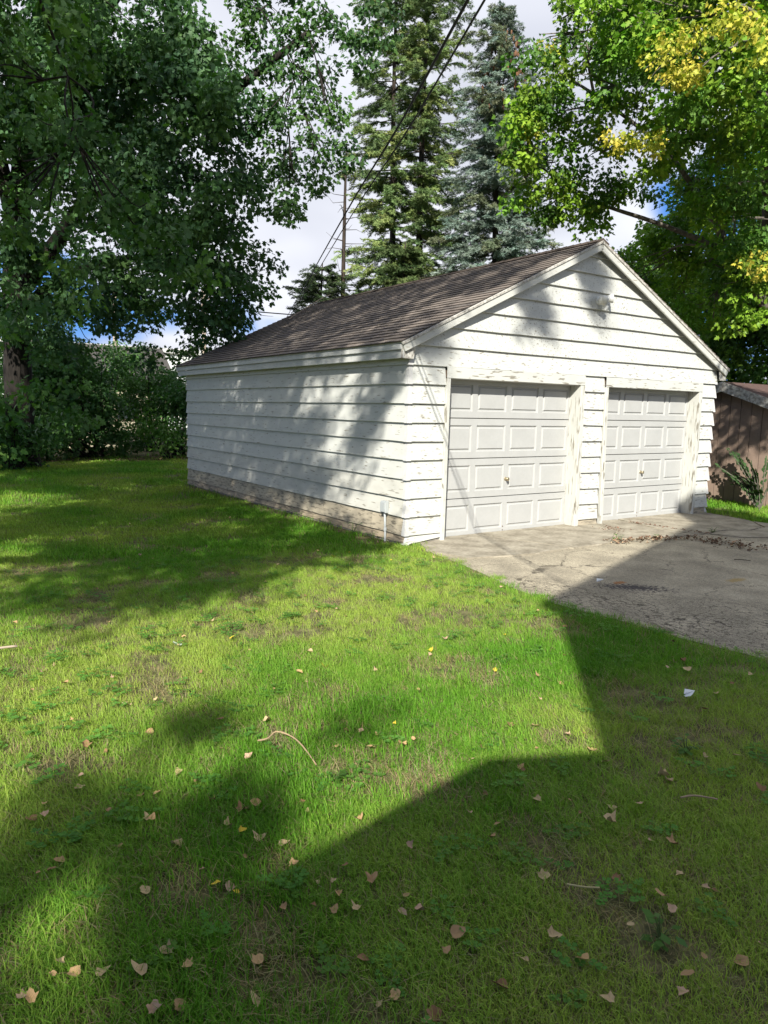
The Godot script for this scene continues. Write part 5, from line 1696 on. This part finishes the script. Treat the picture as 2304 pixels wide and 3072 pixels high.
# ---------------------------------------------------------------- materials
func asphalt_material() -> StandardMaterial3D:
	# 7.2 m square of asphalt, laid once over the visible drive
	var W := 1440
	var cell := FastNoiseLite.new()
	cell.noise_type = FastNoiseLite.TYPE_CELLULAR
	cell.cellular_return_type = FastNoiseLite.RETURN_DISTANCE2_SUB
	cell.fractal_type = FastNoiseLite.FRACTAL_NONE
	cell.seed = 4
	cell.frequency = 0.062
	cell.domain_warp_enabled = true
	cell.domain_warp_amplitude = 30.0
	cell.domain_warp_frequency = 0.03
	cell.domain_warp_fractal_octaves = 3
	var small := bytes(cell, W, W)
	cell.seed = 9
	cell.frequency = 0.0065
	cell.domain_warp_amplitude = 40.0
	var large := bytes(cell, W, W)
	var grain := bytes(noise(0.42, 3, 2), W, W)
	var mott := bytes(noise(0.008, 6, 4), W, W)
	var mid := bytes(noise(0.11, 7, 3), W, W)
	var out := PackedByteArray()
	out.resize(W * W * 3)
	var hgt := PackedByteArray()
	hgt.resize(W * W)
	for j in W:
		var z := j * 7.2 / W
		for i in W:
			var x := i * 7.2 / W - 0.6
			var n := j * W + i
			# crazing is worst along the left edge and towards the street
			var craze := clampf(1.15 - (x + 0.5) * 0.62 + (z - 2.6) * 0.30, 0.0, 1.0) * clampf((z - 1.3) * 1.2, 0.0, 1.0)
			craze *= 0.45 + 0.55 * mott[n] / 255.0
			var k := clampf((craze * 24.0 + 1.0 + 16.0 * (mid[n] / 255.0 - 0.55) - small[n]) / 9.0, 0.0, 1.0) * clampf(craze * 2.0, 0.0, 1.0)
			k = maxf(k, clampf((4.2 - large[n]) / 2.5, 0.0, 1.0) * 0.8 * clampf(mott[n] / 100.0 - 0.6, 0.0, 1.0))
			var g := 0.66 + 0.60 * (grain[n] / 255.0) + 0.24 * (mid[n] / 255.0 - 0.5) + 0.28 * (mott[n] / 255.0 - 0.5)
			var c := Vector3(158, 149, 130) * g
			# oil stain, rust and a sandy patch
			var e := Vector2((x - 0.66) * 0.72 + (z - 2.80) * 0.69, -(x - 0.66) * 0.69 + (z - 2.80) * 0.72)
			var s := 1.0 - Vector2(e.x / 0.36, e.y / 0.14).length() + 2.2 * (mid[n] / 255.0 - 0.55)
			c = c.lerp(Vector3(52, 48, 52), clampf(s * 2.2, 0.0, 0.8))
			s = 1.0 - Vector2((x - 0.70) / 0.09, (z - 2.60) / 0.05).length() + (mid[n] / 255.0 - 0.5)
			c = c.lerp(Vector3(150, 92, 52), clampf(s * 2.0, 0.0, 0.7))
			s = 1.0 - Vector2((x - 1.85) / 0.16, (z - 3.12) / 0.06).length() + (mid[n] / 255.0 - 0.5)
			c = c.lerp(Vector3(150, 125, 72), clampf(s * 2.0, 0.0, 0.6))
			c = c.lerp(Vector3(38, 34, 29), k * 0.70)
			out[n * 3] = int(clampf(c.x, 0, 255))
			out[n * 3 + 1] = int(clampf(c.y, 0, 255))
			out[n * 3 + 2] = int(clampf(c.z, 0, 255))
			hgt[n] = int(clampf(190.0 - 150.0 * k + 46.0 * (grain[n] / 255.0 - 0.5), 0, 255))
	var m := StandardMaterial3D.new()
	m.albedo_texture = texture(W, W, out)
	m.heightmap_enabled = true
	m.heightmap_texture = grey(W, W, hgt)
	m.heightmap_scale = 0.7
	m.roughness = 0.92
	m.metallic_specular = 0.3
	m.uv1_scale = Vector3(1.0 / 7.2, 1.0 / 7.2, 1)
	m.uv1_offset = Vector3(0.6 / 7.2, 0, 0)
	return m

func speckle(sd: int, W: int, metres: float, lo: Color, hi: Color, freq: float, rough: float, relief: float, tri_map := true) -> StandardMaterial3D:
	var a := bytes(noise(freq, sd, 4), W, W)
	var b := bytes(noise(freq * 6.0, sd + 1, 2), W, W)
	var out := PackedByteArray()
	out.resize(W * W * 3)
	var h := PackedByteArray()
	h.resize(W * W)
	for i in W * W:
		var f := clampf(0.62 * a[i] / 255.0 + 0.38 * b[i] / 255.0, 0.0, 1.0)
		f = clampf((f - 0.5) * 1.5 + 0.5, 0.0, 1.0)
		var c := lo.lerp(hi, f).linear_to_srgb()
		out[i * 3] = int(c.r * 255)
		out[i * 3 + 1] = int(c.g * 255)
		out[i * 3 + 2] = int(c.b * 255)
		h[i] = int(f * 255)
	var m := StandardMaterial3D.new()
	m.albedo_texture = texture(W, W, out)
	m.roughness = rough
	m.metallic_specular = 0.3
	if tri_map:
		m.uv1_triplanar = true
		m.uv1_world_triplanar = true
	m.uv1_scale = Vector3.ONE / metres
	if relief > 0.0:
		m.heightmap_enabled = true
		m.heightmap_texture = grey(W, W, h)
		m.heightmap_scale = relief
	return m

func build_materials() -> void:
	M.side = paint(101, 0.33, 5, 0.03)
	M.side_worn = paint(111, 0.35, 6, 0.25)
	M.rotten = paint(121, 0.47, 5, 0.8)
	var low: StandardMaterial3D = M.rotten.duplicate()
	low.albedo_color = lin(0.47, 0.42, 0.35)
	M.rotten_low = low
	M.rotten.albedo_color = lin(0.58, 0.55, 0.49)
	M.front = paint(131, 0.355, 3, 0.0)
	M.front_low = paint(141, 0.39, 5, 0.12)
	M.gable = paint(151, 0.355, 1, 0.0)
	M.post = paint(161, 0.42, 8, 0.12)
	M.head = paint(171, 0.38, 6, 0.05)
	M.rake = paint(181, 0.30, 6, 0.1)
	M.rake.uv1_triplanar = true
	M.rake.uv1_scale = Vector3(0.125, 0.5, 0.5)
	M.rake_old = speckle(190, 256, 0.9, Color(0.16, 0.14, 0.12), Color(0.66, 0.64, 0.58), 0.05, 0.8, 0.2)
	M.fascia = speckle(191, 256, 1.2, Color(0.46, 0.46, 0.44), Color(0.56, 0.56, 0.54), 0.03, 0.6, 0.05)
	M.cap = speckle(192, 256, 1.0, Color(0.45, 0.44, 0.42), Color(0.58, 0.575, 0.56), 0.03, 0.5, 0.05)
	M.door = speckle(193, 256, 1.6, Color(0.375, 0.375, 0.36), Color(0.41, 0.41, 0.395), 0.02, 0.42, 0.0)
	M.door.metallic_specular = 0.45
	M.brass = mat(0.45, 0.38, 0.25, 0.35, 0.8)
	M.rust = mat(0.12, 0.07, 0.05, 0.8)
	M.rubber = mat(0.035, 0.034, 0.033, 0.7)
	M.bare_wood = mat(0.16, 0.12, 0.09, 0.9)
	M.sill = speckle(194, 256, 0.8, Color(0.16, 0.15, 0.13), Color(0.34, 0.31, 0.27), 0.03, 0.95, 0.6)
	M.plastic = mat(0.74, 0.74, 0.70, 0.4)
	M.lens = mat(0.45, 0.45, 0.45, 0.15)
	M.grey_box = mat(0.36, 0.38, 0.38, 0.5)
	M.shingle = vmat(0.95)
	var sp := bytes(noise(0.45, 61, 2), 256, 256)
	var sd := PackedByteArray()
	sd.resize(256 * 256 * 3)
	for i in 256 * 256:
		var v := 150 + int(sp[i] * 0.41)
		sd[i * 3] = v
		sd[i * 3 + 1] = v
		sd[i * 3 + 2] = v
	M.shingle.albedo_texture = texture(256, 256, sd)
	M.shingle.uv1_triplanar = true
	M.shingle.uv1_scale = Vector3.ONE * 1.1
	M.shingle_plain = mat(0.07, 0.065, 0.06, 0.95)
	M.asphalt = asphalt_material()
	M.concrete = speckle(195, 512, 2.2, Color(0.19, 0.165, 0.122), Color(0.39, 0.35, 0.275), 0.013, 0.9, 0.0)
	M.soil = speckle(196, 512, 2.5, Color(0.045, 0.05, 0.018), Color(0.20, 0.18, 0.085), 0.03, 1.0, 1.0)
	M.grass = vmat(0.55, Color(0.85, 0.95, 0.5))
	M.leaf = vmat(0.45, Color(0.62, 0.8, 0.3))
	M.needle = vmat(0.55, Color(0.5, 0.56, 0.35))
	M.vcol = vmat(0.85)
	M.bark = bark(71, 0.045, 0.038, 0.032)
	M.bark_pale = bark(72, 0.26, 0.23, 0.19)
	M.spruce_bark = bark(73, 0.085, 0.065, 0.052)
	M.house = mat(0.20, 0.13, 0.10, 0.85)
	M.brick = mat(0.25, 0.11, 0.08, 0.9)
	M.glass_dark = mat(0.03, 0.035, 0.04, 0.08)
	M.shed = speckle(197, 256, 1.3, Color(0.215, 0.155, 0.12), Color(0.275, 0.20, 0.155), 0.02, 0.8, 0.1)
	M.shed_dark = mat(0.05, 0.035, 0.03, 0.9)
	M.shed_roof = speckle(198, 256, 0.8, Color(0.06, 0.042, 0.038), Color(0.16, 0.10, 0.085), 0.05, 0.9, 0.3)
	M.beige = mat(0.42, 0.38, 0.27, 0.85)
	M.pale = mat(0.62, 0.64, 0.62, 0.8)
	M.pole = mat(0.34, 0.28, 0.22, 0.9)
	M.cable = mat(0.015, 0.015, 0.016, 0.6)
	M.scrap = mat(0.72, 0.74, 0.74, 0.4)
	M.stem = mat(0.09, 0.13, 0.04, 0.8)

func _ready() -> void:
	# camera
	var cam := Camera3D.new()
	cam.name = "camera"
	add_child(cam)
	cam.position = CAM
	cam.basis = Basis(Vector3.UP, -0.5992) * Basis(Vector3.RIGHT, -0.1399) * Basis(Vector3.BACK, 0.0211)
	cam.fov = 70.5145
	cam.near = 0.05
	cam.far = 600.0
	cam.current = true
	# sky and exposure
	var env := Environment.new()
	env.background_mode = Environment.BG_SKY
	var sky := Sky.new()
	var pm := PanoramaSkyMaterial.new()
	pm.panorama = sky_panorama()
	pm.energy_multiplier = 1.0
	sky.sky_material = pm
	env.sky = sky
	env.tonemap_mode = Environment.TONE_MAPPER_LINEAR
	env.tonemap_exposure = 2.25
	env.sdfgi_enabled = true
	env.ssao_enabled = true
	env.ssil_enabled = true
	var we := WorldEnvironment.new()
	we.name = "environment"
	we.environment = env
	add_child(we)
	# sun
	var sun := DirectionalLight3D.new()
	sun.name = "sun"
	add_child(sun)
	sun.look_at_from_position(SUN * 20.0, Vector3.ZERO)
	sun.light_energy = 1.28
	sun.light_color = Color(1.0, 0.985, 0.945)
	sun.light_angular_distance = 0.5
	sun.shadow_enabled = true
	rng.seed = 1
	build_materials()
	build_ground()
	rng.seed = 2
	build_garage()
	build_house()
	build_shed()
	build_far()
	build_maples()
	build_background_trees()
	build_conifers()
	build_grass()
	build_fittings()
	build_litter()
